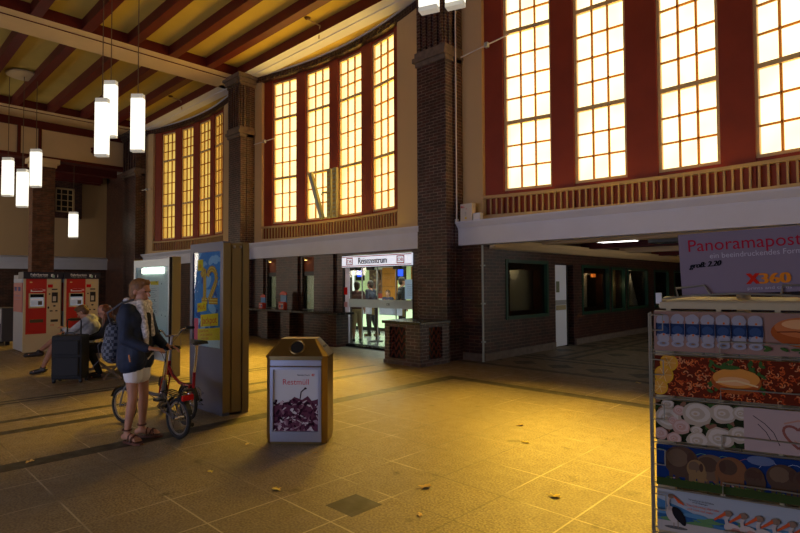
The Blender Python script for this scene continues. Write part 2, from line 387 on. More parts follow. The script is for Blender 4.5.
# ---- niche walls
WN = 0
RAILC = mat('tan_railing_paint', (.40, .27, .13), .6)
for b in BAYS:
    xc = b['xc']
    # brick behind, side panels, plinth
    m = MB(); arc(m, xc, b['a'], b['jl'], 2.97, 8.3, -.12, .5); arc(m, xc, b['jr'], b['b'], 2.97, 8.3, -.12, .5)
    arc(m, xc, b['jl'], b['jr'], 2.97, 3.11, -.12, .12)
    struct(m.build('wall_niche_'+b['n'], CREAM))
    m = MB(); edges = [b['jl']]+[e for wn in b['w'] for e in wn]+[b['jr']]
    for i in range(0, len(edges), 2): arc(m, xc, edges[i], edges[i+1], 2.97, 8.3, -.03, .3, n=3)
    for x0, x1 in b['w']:
        arc(m, xc, x0, x1, 2.97, 3.6, -.0, .3, n=4); arc(m, xc, x0, x1, 8.22, 8.3, -.0, .3, n=4)
    struct(m.build('wall_window_piers_'+b['n'], RED))
    m = MB(); arc(m, xc, b['a'], b['b'], 8.3, 8.5, -.15, .5, n=24)
    for k in range(70):
        x = b['a']+(b['b']-b['a'])*(k+.5)/70; m.box(x-.02, x+.02, Yc(x, xc)-.17, Yc(x, xc)-.14, 8.3, 8.46)
    trim(m, BRICKD, 'dark brick frieze curving over the windows')
    m = MB(); arc(m, xc, b['a'], b['b'], 8.49, 8.53, -.19, .1, n=24); trim(m, WHITE)
    # railing on its curve
    t = thing('window_railing', {'left': 'tan baluster railing under the farthest, leftmost window group', 'middle': 'tan baluster railing under the window group above the ticket office', 'right': 'long tan baluster railing under the nearest, right-hand window group'}[b['n']], 'railing', ((b['jl']+b['jr'])/2, 9.9, 3.11), 0, None)
    ox, oy, oz = t.location
    def loc_arc(z0, z1, off, th, x0=b['jl'], x1=b['jr'], n=14):
        q = MB(); arc(q, xc, x0, x1, z0, z1, off, th, n=n); q.v = [(x-ox, y-oy, z-oz) for x, y, z in q.v]; return q
    loc_arc(3.46, 3.52, -.13, .09).build('top_rail', RAILC, t)
    nb = int((b['jr']-b['jl'])/.125)
    first = None
    for k in range(nb+1):
        x = b['jl']+.03+(b['jr']-b['jl']-.06)*k/nb; y = Yc(x, xc)-.09
        if first is None:
            first = MB().box(-.016, .016, -.016, .016, 0, .36).build('baluster', RAILC, t); q = first
        else: q = first.copy(); col.objects.link(q); q.parent = t
        q.location = (x-ox, y-oy, 0)
    # windows
    for x0, x1 in b['w']:
        WN += 1
        y0, y1 = Yc(x0, xc)+.05, Yc(x1, xc)+.05
        root = bpy.data.objects.new('window_%d' % WN, None); col.objects.link(root); root['kind'] = 'structure'
        root.location = (x0, y0, 3.6); root.rotation_euler = (0, 0, math.atan2(y1-y0, x1-x0)); W = math.hypot(x1-x0, y1-y0); H = 4.62
        m = MB(); fr = .055
        m.box(0, fr, -.03, .06, 0, H); m.box(W-fr, W, -.03, .06, 0, H); m.box(fr, W-fr, -.03, .06, 0, fr); m.box(fr, W-fr, -.03, .06, H-fr, H)
        m.box(fr, W-fr, -.03, .06, 1.42, 1.50); m.box(fr, W-fr, -.03, .06, 3.38, 3.46); m.build('window_frame', FRAME, root)
        m = MB()
        for k in (1, 2): xx = fr+(W-2*fr)*k/3; m.box(xx-.016, xx+.016, -.015, .03, fr, H-fr)
        for za, zb, n_ in ((fr, 1.42, 3), (1.50, 3.38, 4), (3.46, H-fr, 3)):
            for k in range(1, n_): zz = za+(zb-za)*k/n_; m.box(fr, W-fr, -.015, .03, zz-.015, zz+.015)
        m.build('glazing_bars', BAR, root)
        m = MB(); m.quad((fr, .04, fr), (W-fr, .04, fr), (W-fr, .04, H-fr), (fr, .04, H-fr)); m.build('pane', PANES[b['p']], root)

# ---- brick piers between the bays
def pier(name, x0, x1, yf, label, wide=None):
    m = MB()
    m.box(x0, x1, yf, 9.9, 0, 8.5)
    if wide: m.box(wide, x0+.01, 9.28, 10.0, 0, 8.5)
    m.box(x1-.01, x1+.02, 9.2, 9.45, 0, 8.5)
    m.box(x0-.03, x1+.03, yf-.03, 9.5, 0, .22)
    for k in range(5):                     # fluted upper shaft
        x = x0+(x1-x0)*(k+.5)/5; m.box(x-.045, x+.045, yf-.05, yf+.02, 6.78, 8.3)
    for k in range(2): y = yf+.12+k*.2; m.box(x1-.01, x1+.04, y-.04, y+.04, 6.78, 8.3)
    o = m.build(name, BRICK); struct(o, label)
    m = MB()
    for z0, z1, e in ((6.46, 6.56, .04), (6.56, 6.66, .09), (6.66, 6.78, .05)): m.box(x0-e, x1+e*.5, yf-e, 9.5, z0, z1)
    for z0, z1, e in ((8.14, 8.24, .05), (8.24, 8.38, .10), (8.38, 8.5, .16)): m.box(x0-e, x1+e, yf-e, 9.5, z0, z1)
    for k in range(6):
        x = x0+(x1-x0)*(k+.5)/6; m.box(x-.04, x+.04, yf-.14, yf, 8.20, 8.36)
    trim(m, GREYST)
pier('wall_pier_right', -8.05, -7.25, 8.92, 'brick pier right of the ticket office', -8.4)
pier('wall_pier_middle', -16.62, -15.85, 8.98, 'brick pier behind the poster tower', -17.0)
pier('wall_pier_left', -26.3, -24.8, 8.98, 'brick pier left of the far windows', -27)
pier('wall_pier_outer', .25, 1.05, 8.92, None, None)
struct(MB().box(1.0, 6.2, 9.3, 9.6, 0, 8.9).build('wall_beyond_passage', CREAM))
struct(MB().box(-27.2, -24.9, 9.4, 10.4, 0, 8.9).build('wall_left_corner', BRICKD))

# ---- white entablatures
prof = [(9.30, 2.46), (9.30, 2.80), (9.285, 2.80), (9.285, 2.83), (9.24, 2.88), (9.20, 2.93), (9.20, 2.965), (10.4, 2.965), (10.4, 2.60), (9.62, 2.60), (9.62, 2.46)]
for x0, x1, lab in ((-25.0, -16.6, 'white moulded beam under the far windows'), (-15.86, -8.0, 'white moulded beam over the ticket office front'), (-7.26, .3, 'white moulded beam over the passage opening')):
    trim(MB().prism(prof, x0, x1, 'x'), WHITE, lab)
# ---- ground-floor brick wall
m = MB()
def wallY(m, x0, x1, z0, z1, y=9.4, th=.35, holes=()):
    xs = sorted(holes); cur = x0
    for a, b_, c_, d in xs:
        m.box(cur, a, y, y+th, z0, z1)
        if c_ > z0: m.box(a, b_, y, y+th, z0, c_)
        if d < z1: m.box(a, b_, y, y+th, d, z1)
        cur = b_
    m.box(cur, x1, y, y+th, z0, z1)
wallY(m, -25, -16.6, 0, 2.6)
struct(m.build('wall_ground_left', BRICKD))
m = MB(); wallY(m, -15.9, -11.24, 0, 2.5, holes=[(-14.93, -14.42, .9, 2.42), (-13.06, -12.5, .9, 2.42)])
m.box(-8.64, -7.9, 9.4, 9.75, 0, 2.5); m.box(-11.24, -8.64, 9.4, 9.75, 2.4, 2.5)
for a in (-15.6, -14.3, -12.1): m.box(a, a+(1.1 if -15 < a < -13 else .55), 9.33, 9.41, .1, 2.45)
struct(m.build('wall_ground_middle', BRICKD))
for a, b_ in ((-14.93, -14.42), (-13.06, -12.5)):
    WN += 1; root = bpy.data.objects.new('window_%d' % WN, None); col.objects.link(root); root['kind'] = 'structure'; root.location = (a, 9.45, .9); W = b_-a
    m = MB(); m.box(0, .05, 0, .08, 0, 1.0); m.box(W-.05, W, 0, .08, 0, 1.0); m.box(0, W, 0, .08, .98, 1.1); m.box(0, W, -.06, .1, -.03, .02); m.build('window_frame', DKFR, root)
    MB().box(0, W, .02, .06, 1.1, 1.52).build('top_panel', mat('rust_panel', (.20, .05, .02), .6), root)
    m = MB()
    for k in range(12): x = .03+(W-.06)*k/12; x2 = .03+(W-.06)*(k+1)/12; m.quad((x, .10+.025*(k % 2), 0), (x2, .10+.025*((k+1) % 2), 0), (x2, .10+.025*((k+1) % 2), 1.05), (x, .10+.025*(k % 2), 1.05))
    m.build('curtain', CURT, root)
    m = MB().box(.05, W-.05, .05, .055, .02, .98).build('pane', DGLASS, root)
    t = thing('downlight', 'small warm spot lamp above the %s narrow window' % ('left' if a < -14 else 'right'), 'lamp', (a+.2, 9.38, 2.40))
    MB().lathe([(.02, .0), (.05, -.01), (.055, -.06), (.03, -.07)], 12).build('housing', mat('brass_housing', (.4, .28, .08), .35, 1), t, True)
    MB().lathe([(.035, -.071), (.035, -.075)], 12).build('bulb', mat('warm_bulb', (1, .8, .3), emit=(1, .75, .25), es=6), t)
# jamb + passage wall
m = MB(); m.box(-7.25, -6.7, 9.42, 9.9, 0, 2.75)
def wallX(m, y0, y1, z0, z1, x=-6.7, th=.35, holes=()):
    cur = y0
    for a, b_, c_, d in holes:
        m.box(x-th, x, cur, a, z0, z1)
        if c_ > z0: m.box(x-th, x, a, b_, z0, c_)
        if d < z1: m.box(x-th, x, a, b_, d, z1)
        cur = b_
    m.box(x-th, x, cur, y1, z0, z1)
PW = [(10.33, 12.16, .85, 2.15), (14.06, 15.75, .80, 2.1), (15.98, 16.95, .80, 2.08), (17.17, 18.87, .82, 2.07), (19.53, 20.95, .8, 2.05), (21.6, 23.0, .8, 2.05), (23.6, 25, .8, 2.05)]
holes = [PW[0], (12.56, 13.55, 0, 2.12)]+PW[1:]
wallX(m, 9.9, 30, 0, 2.75, holes=holes)
struct(m.build('wall_passage', BRICKD))
m = MB(); m.box(-6.72, -6.66, 9.45, 12.5, 0, .16); m.box(-6.72, -6.66, 13.6, 30, 0, .16); m.box(-7.2, -6.7, 9.38, 9.44, 0, .16); struct(m.build('baseboard_passage', GREYST))
struct(MB().box(-10, 6, 30, 30.3, 0, 3).build('wall_passage_end', BRICKD))
m = MB(); m.box(.3, .65, 9.9, 14, 0, 2.8); m.box(.3, .65, 17, 30, 0, 2.8); m.box(.3, .65, 14, 17, 2.5, 2.8); struct(m.build('wall_passage_right', BRICKD))
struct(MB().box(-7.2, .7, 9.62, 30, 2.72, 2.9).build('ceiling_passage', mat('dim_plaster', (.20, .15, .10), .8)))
for k, y in enumerate((11.5, 14, 16.6, 19.3, 22)): trim(MB().box(-6.7, .3, y, y+.35, 2.55, 2.73), OXR if k % 2 else CREAML)
trim(MB().prism([(-6.7, 2.38), (-6.62, 2.40), (-6.5, 2.5), (-6.45, 2.58), (-6.7, 2.6)], 9.7, 30, 'y'), CREAML, 'cream cornice along the passage wall')
# ---- hall ceiling: main beams and ribs
for x0, x1 in ((-17.5, -16.15), (-8.95, -7.5), (-26.55, -24.8), (-.4, .95)):
    m = MB(); m.box(x0, x1, -7.1, 9.3, 8.5, 8.81); m.box(x0+.35, x1-.35, -7.1, 9.25, 8.47, 8.5); o = m.build('b', [CREAML, OXR])
    for p in o.data.polygons:
        if abs(p.normal.x) > .9: p.material_index = 1
    TR += 1; o.name = 'trim_%d' % TR; struct(o, 'cream and oxblood main ceiling beam')
for k in range(13):
    yb = 8.18-1.17*k
    m = MB()
    for x0, x1 in ((-24.8, -17.5), (-16.15, -8.95), (-7.5, -.4), (.95, 6.1)): m.box(x0, x1, yb-.25, yb, 8.51, 8.81)
    trim(m, OXR, 'oxblood ceiling rib')
m = MB(); m.box(-26.5, 6.1, 9.02, 9.3, 8.5, 8.81); o = m.build('b', [WHITE, OXR])
for p in o.data.polygons:
    if p.normal.y < -.9: p.material_index = 1
TR += 1; o.name = 'trim_%d' % TR; struct(o, 'wall beam over the niches')
trim(MB().box(-24.8, 6.1, 9.3, 9.62, 8.48, 8.53), WHITE)
# ---- far end: fascia, end hall
m = MB(); m.box(-26.75, -26.5, -7.1, 9.2, 7.0, 8.5); struct(m.build('wall_fascia', CREAML))
m = MB(); m.box(-26.8, -26.42, -7.1, 9.2, 6.92, 7.05); m.box(-26.8, -26.42, -7.1, 9.2, 8.18, 8.5)
for y in (-3, -.4, .6, 3.2, 4.95, 5.68, 9.05): m.box(-26.5, -26.44, y, y+.12, 7.05, 8.2)
trim(m, OXR, 'oxblood framing on the end fascia')
t = thing('wall_rosette', 'dark red star rosette on the cream fascia beside the pendant lamps', 'ornament', (-26.49, 7.9, 7.62))
m = MB(); pts = []
for k in range(16): a = 2*PI*k/16; r_ = .26 if k % 2 else .2; pts.append((r_*math.cos(a), r_*math.sin(a)))
m.prism(pts, 0, .05, 'x'); m.prism([(x*.5, y*.5) for x, y in pts], .05, .09, 'x'); m.build('rosette', OXR, t); t2 = t
m = MB(); m.box(-27.0, -26.4, 5.5, 6.3, 0, 6.75); struct(m.build('wall_pier_end', brick('brown_brick', (.16, .06, .03), (.07, .028, .02), (.11, .08, .05), .5)))
m = MB(); m.box(-27.1, -26.3, 5.35, 6.45, 6.75, 6.95); m.box(-27.05, -26.35, 5.45, 6.35, 6.6, 6.75); trim(m, CREAML)
m = MB(); m.box(-33.3, -33, -7.1, 10.6, 3.1, 8); o = struct(m.build('wall_end', CREAM))
m = MB(); m.box(-33.3, -33, -7.1, 10.6, 0, 2.5); struct(m.build('wall_end_lower', BRICKD))
trim(MB().prism([(-33, 2.47), (-32.8, 2.47), (-32.8, 2.85), (-32.72, 3.0), (-32.72, 3.06), (-33, 3.15)], -7.1, 10.5, 'y'), WHITE, 'white moulded beam on the far end wall')
m = MB(); m.box(-33.3, -26.5, 10.4, 10.7, 0, 8); struct(m.build('wall_end_side', BRICKD))
m = MB(); m.box(-33.3, -26.76, -7.2, 10.7, 7.6, 7.8); struct(m.build('ceiling_end_hall', mat('pale_grey_ceiling', (.5, .48, .46), .8)))
for x in (-28.2, -30.4, -32.6): trim(MB().box(x-.2, x+.2, -7.1, 10, 7.2, 7.6), OXR)
trim(MB().box(-33, -32.7, -7.1, 10, 7.15, 7.6), OXR)
m = MB(); m.box(-33, -32.8, 7.0, 7.85, 5.2, 7.15); m.box(-33, -32.8, 8.75, 9.1, 5.2, 7.15); m.box(-33, -32.8, 7.85, 8.75, 5.2, 5.5); m.box(-33, -32.8, 7.85, 8.75, 6.8, 7.15); trim(m, BRICKD, 'brick surround of the small far window')
WN += 1; root = bpy.data.objects.new('window_%d' % WN, None); col.objects.link(root); root['kind'] = 'structure'; root.location = (-32.95, 7.85, 5.5)
m = MB(); m.box(0, .08, 0, .08, 0, 1.3); m.box(0, .08, .82, .9, 0, 1.3); m.box(0, .08, 0, .9, 0, .08); m.box(0, .08, 0, .9, 1.22, 1.3)
for k in (1, 2): m.box(0, .06, .9*k/3-.02, .9*k/3+.02, 0, 1.3)
for k in (1, 2, 3): m.box(0, .06, 0, .9, 1.3*k/4-.02, 1.3*k/4+.02)
m.build('window_frame', FRAME, root)
m = MB().quad((.02, .05, .05), (.02, .85, .05), (.02, .85, 1.25), (.02, .05, 1.25)).build('pane', mat('dark_pane', (.03, .025, .015), .15), root)

# ============================================================ ticket office (behind the glass front)
OFFW = mat('office_white', (.72, .72, .70), .7); OFFG = mat('office_grey_floor', (.30, .31, .31), .18)
struct(MB().box(-18.5, -7.3, 9.75, 15.2, .0, .012).build('floor_office', OFFG))
m = MB(); m.box(-18.5, -7.3, 15.0, 15.2, 0, 2.75); m.box(-18.6, -18.5, 9.75, 15.2, 0, 2.75); m.box(-7.3, -7.1, 9.9, 15.2, 0, 2.75); struct(m.build('wall_office', OFFW))
struct(MB().box(-18.6, -7.1, 9.75, 15.2, 2.7, 2.85).build('ceiling_office', OFFW))
# glass front
root = bpy.data.objects.new('door_1', None); col.objects.link(root); root['kind'] = 'structure'; root.location = (-11.24, 9.42, 0); root['label'] = 'glass front with sliding doors of the ticket office'
W = 2.6
m = MB(); m.box(0, .05, -.02, .1, 0, 2.4); m.box(W-.05, W, -.02, .1, 0, 2.4); m.box(0, W, -.02, .1, 2.06, 2.12); m.box(0, W, -.02, .1, 0, .07)
m.build('door_frame', DKFR, root)
m = MB(); m.box(.05, .22, .03, .06, .07, 2.06); m.build('side_panel', cloth_translucent('frosted_white', (.8, .76, .85)), root)
GREYF = cloth_translucent('frosted_strip', (.6, .62, .62))
for x0, x1 in ((.22, .72), (.72, 1.30), (1.30, 1.95), (1.95, 2.55)):
    MB().box(x0+.005, x1-.005, .04, .052, .07, 2.06).build('glass_leaf', GLASS, root)
for x in (.72, 1.30, 1.95): MB().box(x-.007, x+.007, .03, .06, .07, 2.06).build('door_stile', STEEL, root)
MB().box(.22, 2.55, .028, .036, 1.03, 1.24).build('frosted_band', GREYF, root)
p = Pic((.05, -.005, 0), (1, 0, 0), (0, 0, 1)); p.text('DB', 1.62, 1.10, .09, I_BLK); p.rect(.0, 1.35, .14, 1.55, I_RED); p.rect(.0, 1.02, .14, 1.16, mat('pink_notice', (.6, .3, .33), .6)); p.done('door_stickers', root)
for x in (.35, 1.0, 1.95): MB().box(x, x+.22, -.06, .02, 1.99, 2.06).build('door_sensor', BLACK, root)
struct(MB().box(-11.26, -8.6, 9.30, 9.44, 0, .06).build('trim_90', BLKST), 'black stone threshold')
# sign
SGW = mat('sign_white', (.75, .75, .8), .4, emit=(.8, .85, 1), es=.75)
t = thing('office_sign', 'white illuminated sign reading Reisezentrum above the ticket office glass front', 'sign', (-11.22, 9.43, 2.08))
MB().box(.02, 2.56, -.08, 0, 0, .29).build('sign_box', SGW, t)
p = Pic((.02, -.081, 0), (1, 0, 0), (0, 0, 1)); p.rect(0, .015, 2.54, .035, I_RED); p.rect(0, .255, 2.54, .275, I_RED)
p.text('Reisezentrum', .66, .075, .235, I_BLK, width=1.05, bold=.008)
for x in (.18, 2.05):
    p.rect(x, .05, x+.26, .24, I_RED); p.rect(x+.03, .075, x+.23, .215, SGW); p.text('DB', x+.045, .098, .13, I_RED, width=.17, bold=.004)
p.done('sign_lettering', t)
# office furniture
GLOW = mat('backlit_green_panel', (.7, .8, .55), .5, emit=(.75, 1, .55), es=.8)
t = thing('service_counter', 'long ticket counter with a glowing pale green front inside the ticket office', 'counter', (-14.6, 12.9, .012))
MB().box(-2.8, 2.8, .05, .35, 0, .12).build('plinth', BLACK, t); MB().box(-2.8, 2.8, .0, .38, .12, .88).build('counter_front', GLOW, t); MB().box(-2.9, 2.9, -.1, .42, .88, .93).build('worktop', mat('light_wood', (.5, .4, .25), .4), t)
for k in range(4): MB().box(-2.8+1.4*k+.68, -2.8+1.4*k+.74, -.02, 0.01, .1, .88).build('divider', DKFR, t)
ORW = mat('orange_wood_panel', (.55, .20, .03), .4, var=.15, scale=3)
t = thing('wood_partition', 'orange wood partition wall inside the ticket office', 'partition', (-14.25, 14.90, .012))
m = MB(); m.box(-1.08, 1.6, -.05, .05, 0, 2.25); m.build('panel', ORW, t)
m = MB(); [m.box(-1.08, 1.6, -.06, -.05, z, z+.01) for z in (.5, 1.0, 1.5, 2.0)]; m.build('seam', DKFR, t)
for x in (-16.0, -13.75):
    t = thing('information_column', 'pale green column with a small blue screen, %s in the ticket office' % ('left' if x < -15 else 'right'), 'column', (x, 14.45, .012))
    MB().box(-.22, .22, -.12, .12, 0, 2.4).build('column', mat('pale_green', (.5, .62, .35), .5, emit=(.7, .9, .4), es=.3), t)
    s = MB().box(-.22, .22, -.2, -.12, 1.75, 2.25).build('screen_case', BLACK, t)
    MB().box(-.13, .13, -.206, -.2, 1.9, 2.14).build('screen', mat('blue_screen', (.02, .05, .5), .3, emit=(.02, .08, 1), es=1.6), s)
for i, (x, lab) in enumerate(((-16.02, 'large brown photo poster'), (-15.53, 'narrow red and brown poster'))):
    t = thing('wall_poster', lab+' on the ticket office rear wall', 'poster', (x, 14.95, 1.0))
    wd = .58 if i == 0 else .28
    MB().box(-wd/2, wd/2, -.02, .02, 0, 1.25).build('board', OFFW, t)
    p = Pic((-wd/2, -.021, 0), (1, 0, 0), (0, 0, 1)); cs = [mat('poster_%d' % q, c_, .5) for q, c_ in enumerate(((.35, .14, .08), (.5, .3, .2), (.2, .1, .1), (.45, .05, .05)))]
    p.rect(.02, .05, wd-.02, 1.2, cs[2])
    for k in range(24): p.k = 2; p.ellipse(random.uniform(.08, wd-.08), random.uniform(.3, 1.12), .06, .05, random.choice(cs[:2]), lift=False)
    p.rect(.02, .05, wd-.02, .25, cs[3]); p.done('print', t)
t = thing('white_cabinet', 'white display cabinet at the left inside the ticket office glass', 'cabinet', (-13.8, 11.6, .012), R(0))
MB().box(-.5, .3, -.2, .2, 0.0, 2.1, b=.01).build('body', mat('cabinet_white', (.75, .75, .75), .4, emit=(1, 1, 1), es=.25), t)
p = Pic((-.5, -.201, 0), (1, 0, 0), (0, 0, 1)); p.rect(.05, 1.5, .6, 2.0, I_WHT); p.rect(.05, .9, .6, 1.35, mat('grey_print', (.4, .4, .42), .5)); p.done('display', t)
t = thing('notice_board', 'pale blue notice hanging at the right edge of the ticket office glass', 'notice', (-8.90, 9.56, 1.26))
MB().box(-.18, .2, 0, .02, 0, .48).build('board', mat('pale_blue_board', (.45, .58, .75), .5, emit=(.6, .75, 1), es=.25), t)
p = Pic((-.3, -.001, 0), (1, 0, 0), (0, 0, 1)); [p.rect(.2, .1+.05*k, .40, .108+.05*k, mat('grey_print2', (.2, .22, .28), .5)) for k in range(6)]; p.done('print', t)
# queue barrier
BAN = cloth_translucent('banner_white', (.85, .85, .95))
for i, (x0, x1) in enumerate(((-12.33, -11.3), (-11.08, -10.1))):
    t = thing('barrier_banner', 'white queue barrier banner, the %s of two behind the glass doors' % ('left' if i == 0 else 'right'), 'barrier', (x0, 10.6, .77))
    MB().box(0, x1-x0, -.006, .006, 0, .25).build('banner', BAN, t); MB().box(x1-x0-.04, x1-x0, -.03, .03, -.02, .29).build('clip', mat('brass_clip', (.45, .3, .1), .4), t)
t = thing('barrier_post', 'black queue barrier post on a round base behind the glass doors', 'post', (-11.19, 10.6, .012))
MB().lathe([(.2, 0), (.2, .015), (.05, .04), (.03, .05)], 24).build('base', BLACK, t, True); MB().lathe([(.028, .04), (.028, 1.0)], 12).build('pole', BLACK, t, True); MB().lathe([(.04, 1.0), (.045, 1.03), (.03, 1.09)], 12).build('head', BLACK, t, True)

# ============================================================ people
SKIN = mat('skin', (.42, .20, .12), .55, var=.08, scale=10); HAIRB = mat('brown_hair', (.12, .05, .015), .6, var=.4, scale=40, bump=.5); HAIRR = mat('auburn_hair', (.13, .038, .008), .5, var=.4, scale=40, bump=.5)
HAIRD = mat('dark_hair', (.03, .018, .01), .6, bump=.5, scale=40); HAIRL = mat('light_brown_hair', (.20, .09, .03), .6, var=.35, scale=40, bump=.5)
def fuse(o, vox, sm=4):
    r_ = o.modifiers.new('fuse', 'REMESH'); r_.mode = 'VOXEL'; r_.voxel_size = vox; r_.use_smooth_shade = True
    s_ = o.modifiers.new('smooth', 'SMOOTH'); s_.iterations = sm; s_.factor = .5
    return o
def V(*a): return Vector(a)
def human(t, J, vox=.012, face=True, fingers=True, skin=SKIN, k=1.0):
    """J: joints in local metres. facing +X. returns body object"""
    m = MB()
    pel, chest, neck, head = J['pelvis'], J['chest'], J['neck'], J['head']
    hd = J.get('hdir', V(1, 0, 0)).normalized(); up = (head-neck).normalized(); up = (up-hd*up.dot(hd)).normalized(); lf = up.cross(hd)
    side = J.get('side', V(0, 1, 0))
    # torso
    m.cap(pel-side*.07, pel+side*.07, .12, .12); m.cap(pel, chest, .115, .12); mid = (pel+chest)/2; m.cap(mid-side*.04, mid+side*.04, .105, .105)
    m.cap(chest-side*.07, chest+side*.07, .115, .115); m.cap(J['shR'], J['shL'], .062, .062); m.cap(chest, neck, .09, .055); m.cap(neck-up*.03, head-up*.05, .052, .05)
    rot = Matrix((hd, lf, up)).transposed()
    m.ell(head+up*.03-hd*.01, (.095, .076, .105), rot=rot, n=18, k=12); m.ell(head-up*.055+hd*.02, (.068, .056, .07), rot=rot, n=16, k=10)
    if face:
        m.cap(head+hd*.082+up*.02, head+hd*.112-up*.022, .009, .016); m.cap(head+hd*.082-up*.057-lf*.018, head+hd*.082-up*.057+lf*.018, .011, .011); m.ell(head+hd*.068-up*.10, (.022, .026, .018), rot=rot)
        for s_ in (-1, 1):
            m.ell(head+lf*s_*.078-up*.01-hd*.01, (.020, .011, .032), rot=rot); m.cap(head+hd*.083+up*.03+lf*s_*.018, head+hd*.078+up*.03+lf*s_*.045, .010, .009)
    for s_ in 'LR':
        sh, el, wr = J['sh'+s_], J['el'+s_], J['wr'+s_]; hp, kn, an = J['hip'+s_], J['kn'+s_], J['an'+s_]; toe = J['toe'+s_]
        m.cap(sh, el, .052, .040); m.cap(el, el.lerp(wr, .35), .040, .042); m.cap(el.lerp(wr, .3), wr, .041, .026)
        # hand
        hdv = J.get('hand'+s_, (wr-el).normalized()).normalized(); pn = J.get('palm'+s_, V(0, 0, -1)); pn = (pn-hdv*pn.dot(hdv)).normalized(); sd = hdv.cross(pn)*(1 if s_ == 'R' else -1)
        for q in (-.026, -.009, .009, .026): m.cap(wr+sd*q*.6, wr+hdv*.085+sd*q, .014, .0125)
        if fingers:
            curl = J.get('curl'+s_, .5)
            for q, ln in ((-.030, .060), (-.010, .076), (.010, .082), (.030, .074)):
                a = wr+hdv*.088+sd*q; d1 = (hdv*math.cos(curl*.5)+pn*math.sin(curl*.5)+sd*q*2); b_ = a+d1.normalized()*ln*.45
                d2 = hdv*math.cos(curl*1.4)+pn*math.sin(curl*1.4); c_ = b_+d2.normalized()*ln*.32; d3 = hdv*math.cos(curl*2.1)+pn*math.sin(curl*2.1); e_ = c_+d3.normalized()*ln*.25
                m.cap(a, b_, .0095, .009); m.cap(b_, c_, .009, .0085); m.cap(c_, e_, .0085, .0075)
            a = wr+hdv*.025+sd*.03; b_ = a+(hdv*.6+sd*.75+pn*.35).normalized()*.042; c_ = b_+(hdv*.9+sd*.25+pn*.45).normalized()*.035
            m.cap(a, b_, .014, .011); m.cap(b_, c_, .011, .009)
        # leg
        k_ = J.get('lw', 1); m.cap(hp, kn, .088*k_, .056*k_); m.cap(kn, kn.lerp(an, .38), .055*k_, .056*k_); m.cap(kn.lerp(an, .32), an, .056*k_, .034*k_)
        fd = (toe-an); heel = an-fd.normalized()*.045; hz = min(heel.z, an.z)-.045
        m.cap(V(heel.x, heel.y, an.z-.045), V(an.x, an.y, an.z-.03), .033, .038); m.cap(V(an.x, an.y, an.z-.03), toe, .040, .026)
        tsd = fd.cross(V(0, 0, 1)).normalized(); m.cap(toe-tsd*.022, toe+tsd*.022, .024, .022)
        if J.get('toes'):
            for q in range(5):
                o_ = tsd*(-.036+.018*q); m.cap(toe+o_, toe+o_+fd.normalized()*(.042-.004*abs(q-1)), .011, .010)
    o = fuse(m.build('body', skin, t), vox); o.data.name = 'body'
    if face:
        e = MB()
        for s_ in (-1, 1): e.ell(head+hd*.083+up*.014+lf*s_*.031, (.008, .013, .007), rot=rot)
        e.build('eyes', mat('eye', (.05, .03, .03), .2), t, True)
        l = MB(); l.cap(head+hd*.094-up*.057-lf*.018, head+hd*.094-up*.057+lf*.018, .0045, .0045); l.build('mouth', mat('lips', (.38, .09, .07), .5), t, True)
    return o
def garment(t, name, caps, m, vox=.012, sm=3):
    b_ = MB()
    for c_ in caps:
        if len(c_) == 4: b_.cap(c_[0], c_[1], c_[2], c_[3])
        else: b_.ell(c_[0], c_[1], rot=c_[2], n=16, k=10)
    return fuse(b_.build(name, m, t), vox, sm)
def stand_J(h=1.7, arms=.1, knee=0):
    s_ = h/1.7
    J = dict(pelvis=V(0, 0, .93), chest=V(0, 0, 1.24), neck=V(-.01, 0, 1.43), head=V(.02, 0, 1.58))
    for n_, y in (('R', -1), ('L', 1)):
        J['sh'+n_] = V(0, y*.165, 1.375); J['el'+n_] = V(-.03, y*.23, 1.09); J['wr'+n_] = V(.06, y*.24, .85)
        J['hip'+n_] = V(0, y*.085, .88); J['kn'+n_] = V(.01, y*.09, .48); J['an'+n_] = V(-.02, y*.095, .085); J['toe'+n_] = V(.11, y*.11, .03)
        J['palm'+n_] = V(0, -y, 0)
    return {a: (b_*s_ if isinstance(b_, Vector) and not a.startswith('palm') else b_) for a, b_ in J.items()}

# --- woman with the folding bicycle
t = thing('person', 'standing woman in navy jacket, white scarf and white shorts, hand on a bicycle saddle', 'person', (-6.06, 2.22, 0), R(36))
J = stand_J(1.7); J['toes'] = 1; J['lw'] = .9
J['head'] = V(.045, 0, 1.575); J['neck'] = V(0, 0, 1.435); J['hdir'] = V(1, -.12, -.22)
J['shR'] = V(0, -.165, 1.36); J['elR'] = V(.02, -.22, 1.09); J['wrR'] = V(.255, -.165, .99); J['handR'] = V(1, .2, -.1); J['palmR'] = V(0, .2, -1); J['curlR'] = .45
J['shL'] = V(.0, .165, 1.36); J['elL'] = V(.05, .23, 1.09); J['wrL'] = V(.27, .13, .985); J['handL'] = V(1, .15, -.2); J['palmL'] = V(0, -.2, -1); J['curlL'] = .5
J['hipR'] = V(0, -.08, .86); J['knR'] = V(.02, -.085, .47); J['anR'] = V(-.03, -.10, .105); J['toeR'] = V(.10, -.14, .05)
J['hipL'] = V(0, .08, .86); J['knL'] = V(.03, .09, .47); J['anL'] = V(-.01, .12, .105); J['toeL'] = V(.13, .15, .05)
human(t, J, vox=.008)
h = J['head']
garment(t, 'hair', [(h+V(-.02, 0, .05), (.108, .088, .095), None), (h+V(-.06, 0, -.01), (.066, .08, .10), None), (h+V(.055, 0, .095), (.045, .06, .03), None)], HAIRL, .009, 3)
